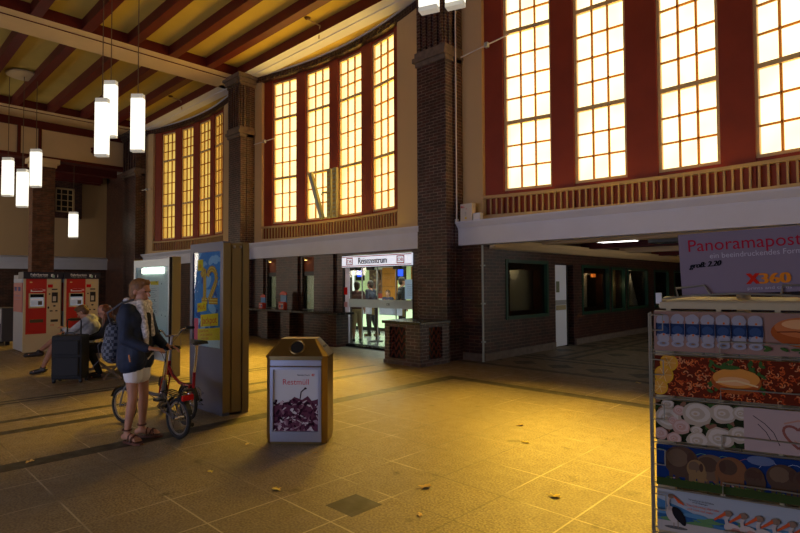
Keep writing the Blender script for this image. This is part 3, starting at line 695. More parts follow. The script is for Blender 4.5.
garment(t, 'shorts', [(V(0, -.07, .90), V(0, .07, .90), .135, .135), (V(0, -.07, .86), V(.012, -.07, .68), .105, .092), (V(0, .07, .86), V(.015, .07, .68), .105, .092), (V(.0, 0, .84), V(0, 0, .8), .12, .1)], mat('white_shorts', (.72, .70, .70), .7), .010)
NAVY = mat('navy_jacket', (.012, .020, .045), .75, var=.3, scale=12, bump=.15)
garment(t, 'top', [(V(.02, -.05, 1.30), V(.02, .05, 1.30), .118, .118), (V(.04, 0, 1.3), V(.05, 0, .95), .115, .115)], mat('black_top', (.012, .012, .014), .8), .012)
garment(t, 'jacket', [(V(-.0, -.085, 1.27), V(-.0, .085, 1.27), .142, .142), (V(-.02, -.09, 1.29), V(-.02, .09, 1.29), .135, .135), (V(-.02, -.06, 1.27), V(-.02, -.06, .86), .125, .14), (V(-.02, .06, 1.27), V(-.02, .06, .86), .125, .14), (V(-.01, -.07, .98), V(-.01, -.075, .84), .14, .145), (V(-.01, .07, .98), V(-.01, .075, .84), .14, .145),
    (V(.06, -.11, 1.15), V(.07, -.12, .88), .075, .09), (J['shR']+V(-.01, .02, .01), J['elR'], .084, .066), (J['elR'], J['wrR']-V(.03, 0, 0), .062, .046), (J['shL']+V(-.01, -.02, .01), J['elL'], .084, .066), (J['elL'], J['wrL']-V(.03, 0, 0), .062, .046), (V(-.01, -.15, 1.37), V(-.01, .15, 1.37), .085, .085), (V(.0, -.05, .92), V(.0, -.05, .86), .145, .14), (V(-.09, -.05, 1.44), V(-.09, .05, 1.44), .055, .055)], NAVY, .011, 3)
m = MB(); m.tube([(.075, -.235, .93), (.09, -.238, .86)], .008, 6); m.build('zip_pull', mat('orange_tag', (.6, .2, .03), .5), t)
SC = mat('patterned_scarf', (.62, .58, .56), .85, var=.55, scale=38, bump=.3)
garment(t, 'scarf', [(V(.07, -.05, 1.46), V(.0, -.10, 1.44), .042, .045), (V(.07, .05, 1.46), V(0, .10, 1.44), .042, .045), (V(.0, -.10, 1.44), V(-.08, -.04, 1.47), .045, .045), (V(.0, .10, 1.44), V(-.08, .04, 1.47), .045, .045), (V(-.08, -.05, 1.47), V(-.08, .05, 1.47), .045, .045), (V(.08, -.05, 1.44), V(.09, .05, 1.44), .05, .05), (V(.085, -.06, 1.40), V(.10, .05, 1.36), .055, .05),
    (V(.105, -.07, 1.38), V(.16, -.085, 1.14), .04, .036), (V(.16, -.085, 1.14), V(.17, -.09, .97), .034, .024), (V(.10, .05, 1.36), V(.15, .05, 1.12), .038, .03)], SC, .010, 2)
SAND = mat('brown_leather', (.10, .03, .015), .5)
for s_ in 'RL':
    an, to = J['an'+s_], J['toe'+s_]; d = (to-an); d.z = 0; d.normalize(); q = V(-d.y, d.x, 0); c_ = V((an.x+to.x)/2, (an.y+to.y)/2, 0)+d*.02
    m = MB(); pts = []
    for a_, wd in ((-.13, .0), (-.12, .026), (-.06, .034), (.0, .036), (.06, .046), (.10, .042), (.13, .02)): pts.append((a_, wd))
    poly = [c_+d*a_+q*wd for a_, wd in pts]+[c_+d*a_-q*wd for a_, wd in reversed(pts[1:])]
    m.prism([(v.x, v.y) for v in poly], 0, .022); m.build('sandal_sole', SAND, t)
    m = MB()
    for a_, b2 in ((.0, .055), (.055, .0), (-.03, -.03)):
        p0 = c_+d*a_+q*.044+V(0, 0, .02); p1 = c_+d*((a_+b2)/2)+V(0, 0, .088 if a_ >= 0 else .10); p2 = c_+d*b2-q*.044+V(0, 0, .02)
        m.tube([p0, p0.lerp(p1, .6)+q*.012+V(0, 0, .012), p1, p2.lerp(p1, .6)-q*.012+V(0, 0, .012), p2], .008, 6)
    m.tube([an+V(0, 0, .03)+d*.045*math.cos(a_)+q*.045*math.sin(a_) for a_ in [2*PI*k/12 for k in range(12)]], .008, 6, closed=True)
    m.build('sandal_straps', SAND, t, True)
# backpack on her back
def check_mat():
    m, tt, b = new_mat('chequered_cloth'); ck = tt.nodes.new('ShaderNodeTexChecker'); ck.inputs['Scale'].default_value = 30; ck.inputs[1].default_value = (.13, .14, .17, 1); ck.inputs[2].default_value = (.02, .025, .04, 1)
    tc = tt.nodes.new('ShaderNodeTexCoord'); tt.links.new(tc.outputs['Object'], ck.inputs[0]); tt.links.new(ck.outputs[0], b.inputs['Base Color']); b.inputs['Roughness'].default_value = .8; return m
t2 = thing('shoulder_bag', 'chequered grey shoulder bag hanging on the back of the standing woman', 'bag', (-6.19, 2.12, .80), R(36))
garment(t2, 'bag', [(V(-.09, -.03, .12), V(-.09, .03, .12), .10, .10), (V(-.10, 0, .12), V(-.08, 0, .36), .12, .10), (V(-.14, 0, .16), V(-.12, 0, .25), .09, .08)], check_mat(), .012)
m = MB(); m.tube([(-.06, -.09, .42), (-.08, -.13, .55), (.12, -.18, .66), (.2, -.1, .69)], .012, 6); m.tube([(-.15, -.04, .32), (-.24, -.06, .2), (-.22, -.05, .05), (-.3, -.06, -.03)], .005, 5); m.build('strap', mat('grey_strap', (.07, .07, .08), .7), t2, True)

# --- bench with two people
t = thing('waiting_bench', 'metal beam bench carrying the two seated travellers', 'bench', (-10.95, 3.53, 0))
BN = mat('worn_metal_beam', (.16, .12, .08), .45, metal=.4)
MB().box(-.95, .95, -.03, .03, .33, .39).build('beam', BN, t)
for x in (-.7, .7):
    m = MB(); m.box(x-.03, x+.03, -.03, .03, 0, .36); m.box(x-.03, x+.03, -.32, .32, 0, .04); m.tube([(x, -.3, .03), (x, 0, .33)], .02, 6); m.build('leg', BN, t)
for x in (-.62, 0, .62):
    m = MB(); m.box(x-.24, x+.24, -.22, .24, .41, .44, b=.01); m.box(x-.24, x+.24, .22, .26, .46, .85, M=Matrix.Rotation(R(-8), 4, 'X'), b=.01); m.box(x-.03, x+.03, -.1, .1, .38, .42); m.build('seat', DKFR, t)
m = MB(); m.tube([(.95, -.1, .02), (.35, -.35, .33)], .028, 4); m.build('brace', BN, t)

def seated(x, y, rz, lab, J, seat=.44):
    return thing('person', lab, 'person', (x, y, 0), rz)
# local frame: facing +X ; world facing -Y  => rz = -90
t = thing('person', 'seated young man in pale hoodie and shorts, legs crossed, leaning forward', 'person', (-11.32, 3.32, 0), R(-128))
J = dict(pelvis=V(.08, 0, .57), chest=V(.0, 0, .86), neck=V(.06, 0, 1.02), head=V(.15, 0, 1.13), hdir=V(.85, -.05, -.6), toes=0)
for n_, y in (('R', -1), ('L', 1)):
    J['sh'+n_] = V(.01, y*.17, .99); J['hip'+n_] = V(.12, y*.10, .53)
J['elR'] = V(.22, -.24, .76); J['wrR'] = V(.44, -.10, .76); J['elL'] = V(.26, .22, .78); J['wrL'] = V(.46, .06, .84); J['palmR'] = V(0, 0, -1); J['palmL'] = V(0, -.3, -1)
J['knR'] = V(.60, -.12, .69); J['anR'] = V(.84, .12, .42); J['toeR'] = V(.98, .18, .38)
J['knL'] = V(.62, .08, .51); J['anL'] = V(.84, -.02, .10); J['toeL'] = V(.98, -.02, .04)
human(t, J, .011)
HOOD = mat('grey_hoodie', (.34, .33, .33), .85, var=.5, scale=7, bump=.1)
garment(t, 'hoodie', [(V(.09, -.07, .58), V(.09, .07, .58), .14, .14), (V(.09, 0, .58), V(.0, 0, .86), .145, .145), (V(.0, -.08, .86), V(.0, .08, .86), .135, .135), (J['shR'], J['elR'], .075, .062), (J['elR'], J['wrR'].lerp(J['elR'], .15), .06, .045), (J['shL'], J['elL'], .075, .062), (J['elL'], J['wrL'].lerp(J['elL'], .15), .06, .045), (J['shR'], J['shL'], .075, .075), (V(.0, -.06, 1.03), V(.0, .06, 1.03), .07, .07)], HOOD, .012)
DKC = mat('dark_shorts', (.02, .02, .022), .85)
garment(t, 'shorts', [(V(.08, -.08, .55), V(.08, .08, .55), .13, .13), (J['hipR'], J['hipR'].lerp(J['knR'], .8), .11, .09), (J['hipL'], J['hipL'].lerp(J['knL'], .8), .11, .09)], DKC)
h = J['head']; q = Vector(J['hdir']).to_track_quat('X', 'Z').to_matrix()
garment(t, 'hair', [(h+q @ V(-.02, 0, .055), (.105, .088, .088), q), (h+q @ V(-.05, 0, .0), (.07, .08, .085), q), (h+q @ V(.05, 0, .11), (.05, .06, .03), q)], HAIRB)
SH = mat('dark_shoes', (.02, .014, .012), .5)
for s_ in 'RL':
    an, to = J['an'+s_], J['toe'+s_]; d = (to-an).normalized(); b0 = an-V(0, 0, .045)
    garment(t, 'shoe', [(b0-d*.04, to+d*.05, .050, .042), (b0, an+V(0, 0, -.0), .048, .046)], SH)
t = thing('person', 'seated woman in black with long auburn hair, next to the young man', 'person', (-10.52, 3.52, 0), R(-105))
J = dict(pelvis=V(.0, 0, .57), chest=V(.10, 0, .86), neck=V(.16, 0, 1.03), head=V(.22, 0, 1.16), hdir=V(.9, -.25, -.5))
for n_, y in (('R', -1), ('L', 1)):
    J['sh'+n_] = V(.12, y*.155, .99); J['hip'+n_] = V(.03, y*.09, .53); J['el'+n_] = V(.26, y*.2, .76); J['wr'+n_] = V(.46, y*.08, .70); J['kn'+n_] = V(.44, y*.10, .53); J['an'+n_] = V(.28, y*.10, .10); J['toe'+n_] = V(.40, y*.10, .04)
human(t, J, .012)
garment(t, 'black_coat', [(V(0, -.08, .57), V(0, .08, .57), .145, .145), (V(.0, 0, .58), V(.10, 0, .86), .15, .145), (V(.1, -.08, .88), V(.1, .08, .88), .13, .13), (J['shR'], J['elR'], .07, .06), (J['elR'], J['wrR'].lerp(J['elR'], .1), .058, .042), (J['shL'], J['elL'], .07, .06), (J['elL'], J['wrL'].lerp(J['elL'], .1), .058, .042), (J['shR'], J['shL'], .072, .072)], mat('black_cloth', (.008, .008, .009), .9))
garment(t, 'trousers', [(J['hipR'], J['knR'], .105, .075), (J['hipL'], J['knL'], .105, .075), (J['knR'], J['anR'], .07, .05), (J['knL'], J['anL'], .07, .05), (V(0, -.08, .55), V(0, .08, .55), .12, .12)], mat('black_cloth', (.008, .008, .009), .9))
h = J['head']
garment(t, 'hair', [(h+V(-.03, 0, .04), (.108, .092, .10), None), (h+V(-.07, 0, -.05), (.085, .098, .15), None), (h+V(-.12, 0, -.13), h+V(-.15, 0, -.32), .09, .055), (h+V(-.03, -.07, -.08), h+V(.0, -.09, -.28), .04, .03), (h+V(-.03, .07, -.08), h+V(.0, .09, -.28), .04, .03)], HAIRR)
for s_ in 'RL':
    an, to = J['an'+s_], J['toe'+s_]; d = (to-an).normalized(); garment(t, 'shoe', [(an-V(0, 0, .045), to+V(.03, 0, 0), .046, .038)], SH)

# suitcase
t = thing('suitcase', 'large black wheeled suitcase with raised handle in front of the bench', 'suitcase', (-10.49, 2.77, 0), R(52))
LUG = mat('black_nylon', (.010, .010, .012), .7, bump=.1, scale=60)
MB().box(-.24, .24, -.16, .16, .06, .80, b=.035).build('shell', LUG, t)
m = MB(); m.box(-.20, .20, -.195, -.155, .12, .44, b=.02); m.box(-.20, .20, -.195, -.155, .47, .72, b=.02); m.build('front_pocket', LUG, t)
m = MB(); m.tube([(-.11, .12, .8), (-.11, .12, 1.02), (-.10, .12, 1.05), (.10, .12, 1.05), (.11, .12, 1.02), (.11, .12, .8)], .012, 8); m.build('telescopic_handle', DKFR, t, True)
m = MB(); m.tube([(-.08, -.05, .8), (-.06, -.05, .835), (.06, -.05, .835), (.08, -.05, .8)], .012, 6); m.build('grip', BLACK, t, True)
for x in (-.21, .21):
    for y in (-.11, .11):
        m = MB(); m.tube([(x-.018, y, .035), (x+.018, y, .035)], .035, 12); m.box(x-.025, x+.025, y-.02, y+.02, .04, .075); m.build('wheel', BLACK, t)

# --- office people
def quick(name, lab, x, y, rz, h_, shirt, trou, hair, J=None, z=.012):
    t = thing('person', lab, 'person', (x, y, z), rz); J = J or stand_J(h_)
    human(t, J, .016, face=True, fingers=False)
    garment(t, 'shirt', [(J['chest']-V(0, .08, 0), J['chest']+V(0, .08, 0), .13, .13), (J['chest'], J['pelvis']+V(0, 0, .03), .135, .13), (J['shR'], J['shL'], .072, .072), (J['shR'], J['elR'], .066, .056), (J['shL'], J['elL'], .066, .056), (J['pelvis']-V(0, .06, -.02), J['pelvis']+V(0, .06, .02), .13, .13)], shirt, .016)
    e = .25 if trou[1] else 1
    garment(t, 'trousers', [(J['pelvis']-V(0, .06, .02), J['pelvis']+V(0, .06, -.02), .128, .128)]+[c_ for s_ in 'RL' for c_ in ((J['hip'+s_], J['kn'+s_], .105, .078), (J['kn'+s_], J['kn'+s_].lerp(J['an'+s_], e), .075, .062))], trou[0], .016)
    hh = J['head']; garment(t, 'hair', [(hh+V(-.02, 0, .05), (.108, .09, .09), None), (hh+V(-.055, 0, -.01), (.07, .085, .10), None)], hair, .014)
    for s_ in 'RL': garment(t, 'shoe', [(J['an'+s_]-V(.04, 0, .04), J['toe'+s_]+V(.03, 0, .005), .044, .038)], SH, .014)
    return t
quick('p', 'customer in dark red top and beige short trousers at the left inside the ticket office', -11.62, 10.25, R(150), 1.68, mat('dark_red_top', (.06, .012, .012), .8), (mat('beige_cloth', (.34, .24, .12), .8), True), HAIRD)
J = stand_J(1.72); J['anR'] = V(-.22, -.1, .09); J['toeR'] = V(-.10, -.11, .03); J['knR'] = V(-.06, -.09, .49)
quick('p', 'customer in black walking behind the left queue banner', -12.45, 11.55, R(190), 1.72, mat('black_blue_top', (.012, .014, .03), .8), (mat('black_trousers', (.01, .01, .012), .8), False), HAIRD, J)
quick('p', 'tall customer in black beside the pale blue notice in the ticket office', -11.0, 11.45, R(60), 1.82, mat('black_shirt', (.008, .008, .01), .8), (mat('black_trousers', (.01, .01, .012), .8), False), HAIRD)
J = dict(pelvis=V(0, 0, .62), chest=V(.04, 0, .95), neck=V(.05, 0, 1.13), head=V(.08, 0, 1.27))
for n_, y in (('R', -1), ('L', 1)):
    J['sh'+n_] = V(.05, y*.16, 1.08); J['hip'+n_] = V(.03, y*.09, .58); J['el'+n_] = V(.12, y*.22, .84); J['wr'+n_] = V(.16, y*.12, 1.0); J['kn'+n_] = V(.40, y*.10, .55); J['an'+n_] = V(.38, y*.10, .10); J['toe'+n_] = V(.50, y*.10, .04)
quick('p', 'clerk with curly hair seated behind the ticket office counter', -14.0, 13.88, R(-70), 1.6, mat('navy_uniform', (.02, .025, .06), .8), (mat('black_trousers', (.01, .01, .012), .8), False), HAIRB, J)
t = thing('office_chair', 'black office chair under the clerk behind the counter', 'chair', (-14.02, 13.95, .012))
MB().box(-.23, .23, -.23, .23, .40, .47, b=.02).build('seat', BLACK, t); MB().box(-.22, .22, .24, .29, .55, .95, b=.02).build('backrest', BLACK, t)
MB().lathe([(.03, .04), (.03, .41)], 10).build('column', DKFR, t); m = MB(); [m.box(-.28, .28, -.02, .02, .02, .06, M=Matrix.Rotation(PI*k/3, 4, 'Z')) for k in range(3)]; m.box(-.02, .02, .2, .27, .42, .6); m.build('base', DKFR, t)

# ============================================================ folding bicycles
TYRE = mat('tyre_rubber', (.012, .012, .012), .7)
def bike(lab, loc, rz, frame, parked=False, grp=None, steer=12):
    t = thing('folding_bicycle', lab, 'bicycle', loc, rz, grp); t.scale = (1.07, 1.07, 1.07)
    r_ = .205; fx = 1.06; rx = .40 if parked else 0.0
    def wheel(x, steer_=0):
        Mx = Matrix.Translation((x, 0, r_)) @ Matrix.Rotation(R(steer_), 4, 'Z')
        a = [2*PI*k/32 for k in range(32)]
        w_ = MB().tube([((r_-.02)*math.cos(q), 0, (r_-.02)*math.sin(q)) for q in a], .020, 8, closed=True, M=Mx).build('wheel', TYRE, t, True)
        m = MB().tube([((r_-.045)*math.cos(q), 0, (r_-.045)*math.sin(q)) for q in a], .010, 6, closed=True, M=Mx); m.build('rim', STEEL, w_, True)
        m = MB()
        for k in range(14):
            q = 2*PI*k/14; m.tube([(.02*math.cos(q+.6), .02*(-1)**k, .02*math.sin(q+.6)), ((r_-.05)*math.cos(q), 0, (r_-.05)*math.sin(q))], .0022, 4, M=Mx)
        m.tube([(0, -.05, 0), (0, .05, 0)], .02, 10, M=Mx); m.build('spokes', CHROME, w_)
        mg = MB()
        pts = [((r_+.012)*math.cos(q), 0, (r_+.012)*math.sin(q)) for q in [R(v) for v in range(20, 165, 12)]]
        for p0, p1 in zip(pts, pts[1:]):
            mg.add([(p0[0], -.025, p0[2]), (p0[0], .025, p0[2]), (p1[0], .025, p1[2]), (p1[0], -.025, p1[2]), (p0[0], -.025, p0[2]+.004), (p0[0], .025, p0[2]+.004), (p1[0], .025, p1[2]+.004), (p1[0], -.025, p1[2]+.004)], [(0, 1, 2, 3), (4, 7, 6, 5), (0, 4, 5, 1), (2, 6, 7, 3), (1, 5, 6, 2), (0, 3, 7, 4)], 0, Mx)
        mg.build('mudguard', BLACK, t)
        return Mx
    Mr = wheel(rx); Mf = wheel(fx, steer)
    hx = .93  # head tube
    m = MB(); m.tube([(.30, 0, .40), (.42, 0, .39), (.62, 0, .40), (.80, 0, .47), (.90, 0, .56)], [.019]*5, 10); m.tube([(.30, 0, .27), (.27, 0, .45), (.255, 0, .56)], .018, 8)   # main curved tube + seat tube
    m.tube([(hx-.035, 0, .63), (hx+.012, 0, .46)], .021, 8); m.tube([(.30, 0, .28), (.36, 0, .40)], .016, 8); m.tube([(.28, -.035, .30), (.28, .035, .30)], .022, 10); m.build('frame', frame, t, True)
    m = MB()
    for s_ in (-.045, .045): m.tube([(.30, s_*.8, .28), (rx, s_, r_)], .009, 6); m.tube([(.20 if not parked else .3, s_*.6, .42), (rx, s_, r_)], .008, 6)
    m.build('rear_frame', frame, t, True)
    m = MB()
    for s_ in (-.045, .045): m.tube([(hx+.015, s_*.6, .44), (hx+.05, s_, .40), (fx, s_*1.1, r_)], .010, 6)
    m.build('fork', frame, t, True)
    m = MB(); m.tube([(hx-.035, 0, .63), (hx-.10, 0, .92)], .015, 8); m.build('stem', STEEL, t, True)
    bx, bz = hx-.10, .93
    m = MB(); m.tube([(bx, -.27, bz+.08), (bx, -.20, bz+.08), (bx, -.11, bz+.06), (bx, -.07, bz), (bx, .07, bz), (bx, .11, bz+.06), (bx, .20, bz+.08), (bx, .27, bz+.08)], .011, 8); hb = m.build('handlebar', CHROME, t, True)
    for s_ in (-1, 1):
        MB().tube([(bx, s_*.17, bz+.08), (bx, s_*.275, bz+.08)], .017, 10).build('grip', BLACK, hb, True)
        MB().tube([(bx+.03, s_*.12, bz+.075), (bx+.06, s_*.2, bz+.05)], .006, 5).build('brake_lever', BLACK, hb)
    m = MB(); m.tube([(.265, 0, .50), (.205, 0, .87)], .0155, 8); m.build('seatpost', CHROME, t, True)
    m = MB()
    prof_ = [(-.13, .07), (-.10, .078), (-.05, .072), (.0, .045), (.06, .026), (.12, .018), (.14, .008)]
    top = [(.2+x, y, .915+(.012 if x < -.08 else 0)) for x, y in prof_]; vs = []
    for x, y in prof_: vs += [(.2+x, -y, .885), (.2+x, -y*.8, .915), (.2+x, 0, .925), (.2+x, y*.8, .915), (.2+x, y, .885)]
    fs = [(i*5+j, i*5+j+1, (i+1)*5+j+1, (i+1)*5+j) for i in range(len(prof_)-1) for j in range(4)]+[(i*5, (i+1)*5, (i+1)*5+4, i*5+4) for i in range(len(prof_)-1)]+[(4, 3, 2, 1, 0), tuple(range(30, 35))]
    m.add(vs, fs); m.build('saddle', BLACK, t, True)
    m = MB(); 
    for s_ in (-.022, .022): m.tube([(.10, s_, .89), (.17, s_, .865), (.24, s_, .865), (.32, s_*.4, .89)], .004, 5)
    m.build('saddle_rails', STEEL, t)
    m = MB(); m.tube([(.28+.075*math.cos(q), -.05, .30+.075*math.sin(q)) for q in [2*PI*k/24 for k in range(24)]], .006, 6, closed=True)
    for k in range(5): q = 2*PI*k/5; m.tube([(.28, -.05, .30), (.28+.075*math.cos(q), -.05, .30+.075*math.sin(q))], .006, 5)
    m.build('chainring', STEEL, t)
    m = MB(); m.tube([(.28, -.062, .375), (.16, -.06, .33), (rx, -.055, r_+.025)], .004, 4); m.tube([(.28, -.062, .225), (.16, -.06, .20), (rx, -.055, r_-.025)], .004, 4); m.build('chain', DKFR, t)
    for s_, a_ in ((-1, R(-35)), (1, R(145))):
        x_, z_ = .28+.16*math.cos(a_), .30+.16*math.sin(a_)
        m = MB(); m.tube([(.28, s_*.06, .30), (x_, s_*.075, z_)], .009, 6); m.build('crank', STEEL, t); MB().box(x_-.04, x_+.04, s_*.08, s_*.16, z_-.012, z_+.012, b=.004).build('pedal', BLACK, t)
    if not parked:
        m = MB()
        for s_ in (-.06, -.02, .02, .06): m.tube([(.22, s_, .455), (-.14, s_, .435)], .006, 5)
        m.tube([(.22, -.06, .455), (.22, .06, .455)], .006, 5); m.tube([(-.14, -.06, .435), (-.14, .06, .435)], .006, 5)
        for s_ in (-.06, .06): m.tube([(-.12, s_, .435), (0, s_*.9, r_)], .005, 5)
        m.build('luggage_rack', BLACK, t)
        MB().box(-.17, -.145, -.06, .06, .40, .455, b=.005).build('tail_light', mat('red_reflector', (.55, .012, .008), .25), t)
        m = MB(); m.tube([(.05, -.075, .14), (-.12, -.08, .14)], .02, 8); m.ell((1.02, 0, .55), (.035, .03, .035)); m.build('front_lamp', BLACK, t, True)
    m = MB(); m.tube([(bx+.05, -.16, bz+.06), (bx+.16, -.08, bz-.1), (bx+.12, -.02, .6), (.7, .02, .43), (.4, .02, .36)], .004, 5); m.tube([(bx+.05, .16, bz+.06), (bx+.19, .08, bz-.1), (bx+.14, .02, .62), (fx-.05, .03, .42)], .004, 5); m.build('cable', BLACK, t)
    return t
b1 = bike('silver and black folding bicycle held by the standing woman', (-5.77, 2.55, 0), R(188), mat('dark_silver_paint', (.20, .20, .22), .3, metal=.7), steer=8)
b2 = bike('red folding bicycle parked with its rear wheel tucked under, behind the silver one', (-6.03, 2.98, 0), R(181), mat('red_paint', (.30, .008, .012), .3), parked=True, steer=-15)

# ============================================================ poster tower and display case
TW = mat('bronze_panel', (.22, .17, .08), .4, metal=.35, var=.06, scale=2); TF = mat('slate_frame', (.10, .11, .155), .4, metal=.2)
t = thing('advertising_tower', 'tall bronze advertising tower with blue lottery style poster, beside the bicycles', 'advertising column', (-7.24, 3.35, 0))
W, D, H = .91, .36, 2.19
MB().box(0, W, .03, .09, 0, H).build('front_frame', TF, t)
m = MB(); m.box(0.02, W-.02, .09, D-.09, .02, H-.02); m.build('core', TW, t)
m = MB(); m.box(0, W, D-.09, D, 0, H); m.build('rear_frame', TW, t)
m = MB(); m.box(.01, W+.004, .0, .03, .0, H, b=.0); m.v = [(x, y, z) for x, y, z in m.v]
m = MB(); m.box(0, .07, 0, .03, 0, H); m.box(W-.07, W, 0, .03, 0, H); m.box(.07, W-.07, 0, .03, 2.07, H); m.box(.07, W-.07, 0, .03, 0, .83); m.build('front_bezel', TF, t)
m = MB(); m.box(W, W+.012, .0, .10, .04, H-.02); m.box(W, W+.006, .12, D-.11, .04, H-.02); m.box(W, W+.012, D-.09, D, .04, H-.02); m.build('side_panel', TW, t)
m = MB()
for y in (.15, .24): m.box(W, W+.02, y-.012, y+.012, H-.08, H-.05)
m.build('bolt', STEEL, t)
p = Pic((.07, .031, .83), (1, 0, 0), (0, 0, 1)); p.O.y = .029; PWd, PH = W-.14, 1.24
B1 = ink('sky_blue', (.05, .22, .55)); B2 = ink('pale_blue', (.25, .45, .70)); B3 = ink('deep_blue', (.02, .09, .35)); GO = ink('gold', (.55, .25, .02)); GD = ink('gold_light', (.8, .55, .15)); PK = ink('pink', (.75, .08, .16))
p.rect(0, 0, PWd, PH, B1)
p.clip = (0, PWd, 0, PH); p.k += 1
for _ in range(60): p.ellipse(random.uniform(.02, PWd-.02), random.uniform(.1, PH-.02), random.uniform(.02, .12), random.uniform(.015, .07), random.choice([B2, B3, B1, B1]), random.uniform(-.5, 1.2), lift=False); p.k += .02
p.rect(0, 0, PWd, .12, mat('ink_paleblue2', (.5, .6, .7), .5)); p.rect(0, .0, .12, .36, PK)
p.rect(.10, 1.0, .25, 1.15, I_YEL)
p.text('ab', .13, 1.04, .08, I_RED)
for w_, mm in ((.085, GO), (.05, GD), (.022, GO)):
    p.line([(.20, .93), (.30, 1.02), (.30, .60)], w_, mm); p.line([(.22, .60), (.38, .60)], w_, mm)
    a_ = [(.50+.12*math.cos(R(q)), .90+.12*math.sin(R(q))) for q in range(170, -50, -20)]; p.line(a_+[(.42, .60), (.66, .60)], w_, mm)
p.k += 1
def tilted(pp, u0, v0, u1, v1, sh, m_): pp.poly([(u0, v0), (u1, v0+sh), (u1, v1+sh), (u0, v1)], m_)
tilted(p, .10, .44, .36, .56, .03, I_YEL); p.text('Mio.€', .13, .475, .085, I_RED, ang=.1)
tilted(p, .20, .25, .68, .41, .04, I_YEL); p.text('Jackpot', .23, .29, .13, I_RED, width=.42, ang=.08)
tilted(p, .12, .06, .74, .22, .05, I_YEL)
for k in range(3): p.text(('Spielen Sie mit', 'um den Gewinn in', 'Ihrer Stadt')[k], .16+.04*k, .175-.045*k, .045, I_RED, ang=.08)
p.done('poster', t)
MB().box(.07, W-.07, .012, .016, .83, 2.07).build('glass', GLASS, t)

DW = mat('pale_aluminium', (.52, .60, .63), .4, metal=.3)
t = thing('information_case', 'grey glazed information case with a lit strip lamp, behind the standing woman', 'display case', (-11.45, 4.15, 0))
W, D, H = 1.72, .12, 2.12
m = MB(); m.box(0, W, .02, D, .25, H); m.build('case', DW, t); m = MB(); m.box(0, .09, -.02, .02, .25, H); m.box(W-.09, W, -.02, .02, .25, H); m.box(.09, W-.09, -.02, .02, 1.98, H); m.box(.09, W-.09, -.02, .02, .25, .4); m.build('case_frame', DW, t)
MB().box(.09, W-.09, .01, .02, .4, 1.98).build('backboard', mat('pale_board', (.55, .68, .72), .6), t)
MB().box(.40, W-.32, -.015, .008, 1.86, 1.96).build('strip_lamp', mat('strip_lamp_glow', (1, 1, .9), emit=(1, 1, .82), es=4.5), t)
p = Pic((.09, .008, .4), (1, 0, 0), (0, 0, 1)); p.rect(.15, 1.28, .36, 1.34, I_RED); p.rect(.36, 1.28, .62, 1.34, ink('orange', (.7, .25, .03))); p.rect(.68, .65, 1.08, 1.32, ink('paper', (.62, .66, .68))); p.rect(.69, 1.24, 1.06, 1.31, I_YEL)
for k in range(14): p.rect(.72, .72+.034*k, 1.0-.05*(k % 3), .728+.034*k, ink('textgrey', (.25, .28, .3)))
for k in range(14): p.ellipse(random.uniform(.3, 1.4), random.uniform(.4, 1.3), .015, .015, I_BLK)
p.done('notices', t)
MB().box(.09, W-.09, -.012, -.008, .4, 1.98).build('glass', GLASS, t)
PO = mat('olive_post', (.26, .20, .07), .4, metal=.3)
for x in (-.06, W): 
    m = MB(); m.box(x, x+.06, .0, .15, 0, H+.03, b=.005); m.build('post', PO, t)
MB().box(W-.002, W+.03, -.04, .0, .0, H+.02).build('edge_strip', DKFR, t)

# ============================================================ waste bin
t = thing('waste_bin', 'bronze waste bin with a hipped top and Restmuell poster, standing alone on the floor', 'waste bin', (-4.83, 3.46, 0), R(41))
BR = mat('bronze_bin', (.25, .175, .07), .30, metal=.92, var=.1, scale=3)
# local: front normal = -Y
W, D, hs, H = .64, .42, .88, 1.07
ch = .05
pl = [(-W/2+ch, -D/2), (W/2-ch, -D/2), (W/2, -D/2+ch), (W/2, D/2-ch), (W/2-ch, D/2), (-W/2+ch, D/2), (-W/2, D/2-ch), (-W/2, -D/2+ch)]
m = MB(); m.prism([(x*.98, y*.98) for x, y in pl], .0, .04); m.prism(pl, .04, hs); m.build('body', BR, t)
tw, td = .17, .10
tp = [(-tw, -td), (tw, -td), (tw+.02, -td+.02), (tw+.02, td-.02), (tw, td), (-tw, td), (-tw-.02, td-.02), (-tw-.02, -td+.02)]
m = MB(); n_ = 8
pe = [(x*1.03, y*1.05) for x, y in pl]
m.prism(pe, hs, hs+.02)
vs = [(x, y, hs+.02) for x, y in pe]+[(x, y, H) for x, y in tp]
m.add(vs, [(i, (i+1) % 8, (i+1) % 8+8, i+8) for i in range(8)]+[tuple(range(8, 16)), tuple(range(7, -1, -1))]); m.build('hipped_top', BR, t)
# round openings: a ring and dark disc on each slope
sl = math.atan2(H-hs-.02, D/2*1.05-td)
for s_, nm in ((-1, 'f'), (1, 'b')):
    Mx = Matrix.Rotation(0 if s_ < 0 else PI, 4, 'Z') @ Matrix.Translation((0, -(D/2*1.05+td)/2, (H+hs+.02)/2)) @ Matrix.Rotation(sl, 4, 'X')
    rg = MB(); rg.tube([(.075*math.cos(q), .075*math.sin(q), .004) for q in [2*PI*k/28 for k in range(28)]], .009, 8, closed=True, M=Mx); o_ = rg.build('opening_rim', BR, t, True)
    MB().lathe([(.072, -.002), (.072, .003)], 24, M=Mx).build('opening', BLACK, o_)
sl2 = math.atan2(H-hs-.02, W/2*1.03-tw-.02)
for s_ in (1, -1):
    Mx = Matrix.Rotation(0 if s_ > 0 else PI, 4, 'Z') @ Matrix.Translation(((W/2*1.03+tw+.02)/2, 0, (H+hs+.02)/2)) @ Matrix.Rotation(sl2, 4, 'Y')
    MB().box(-.012, .012, -.08, .08, -.001, .004, M=Mx).build('vent_slot', BLACK, t)
AL = mat('anodised_frame', (.40, .42, .50), .3, metal=.8)
y = -D/2
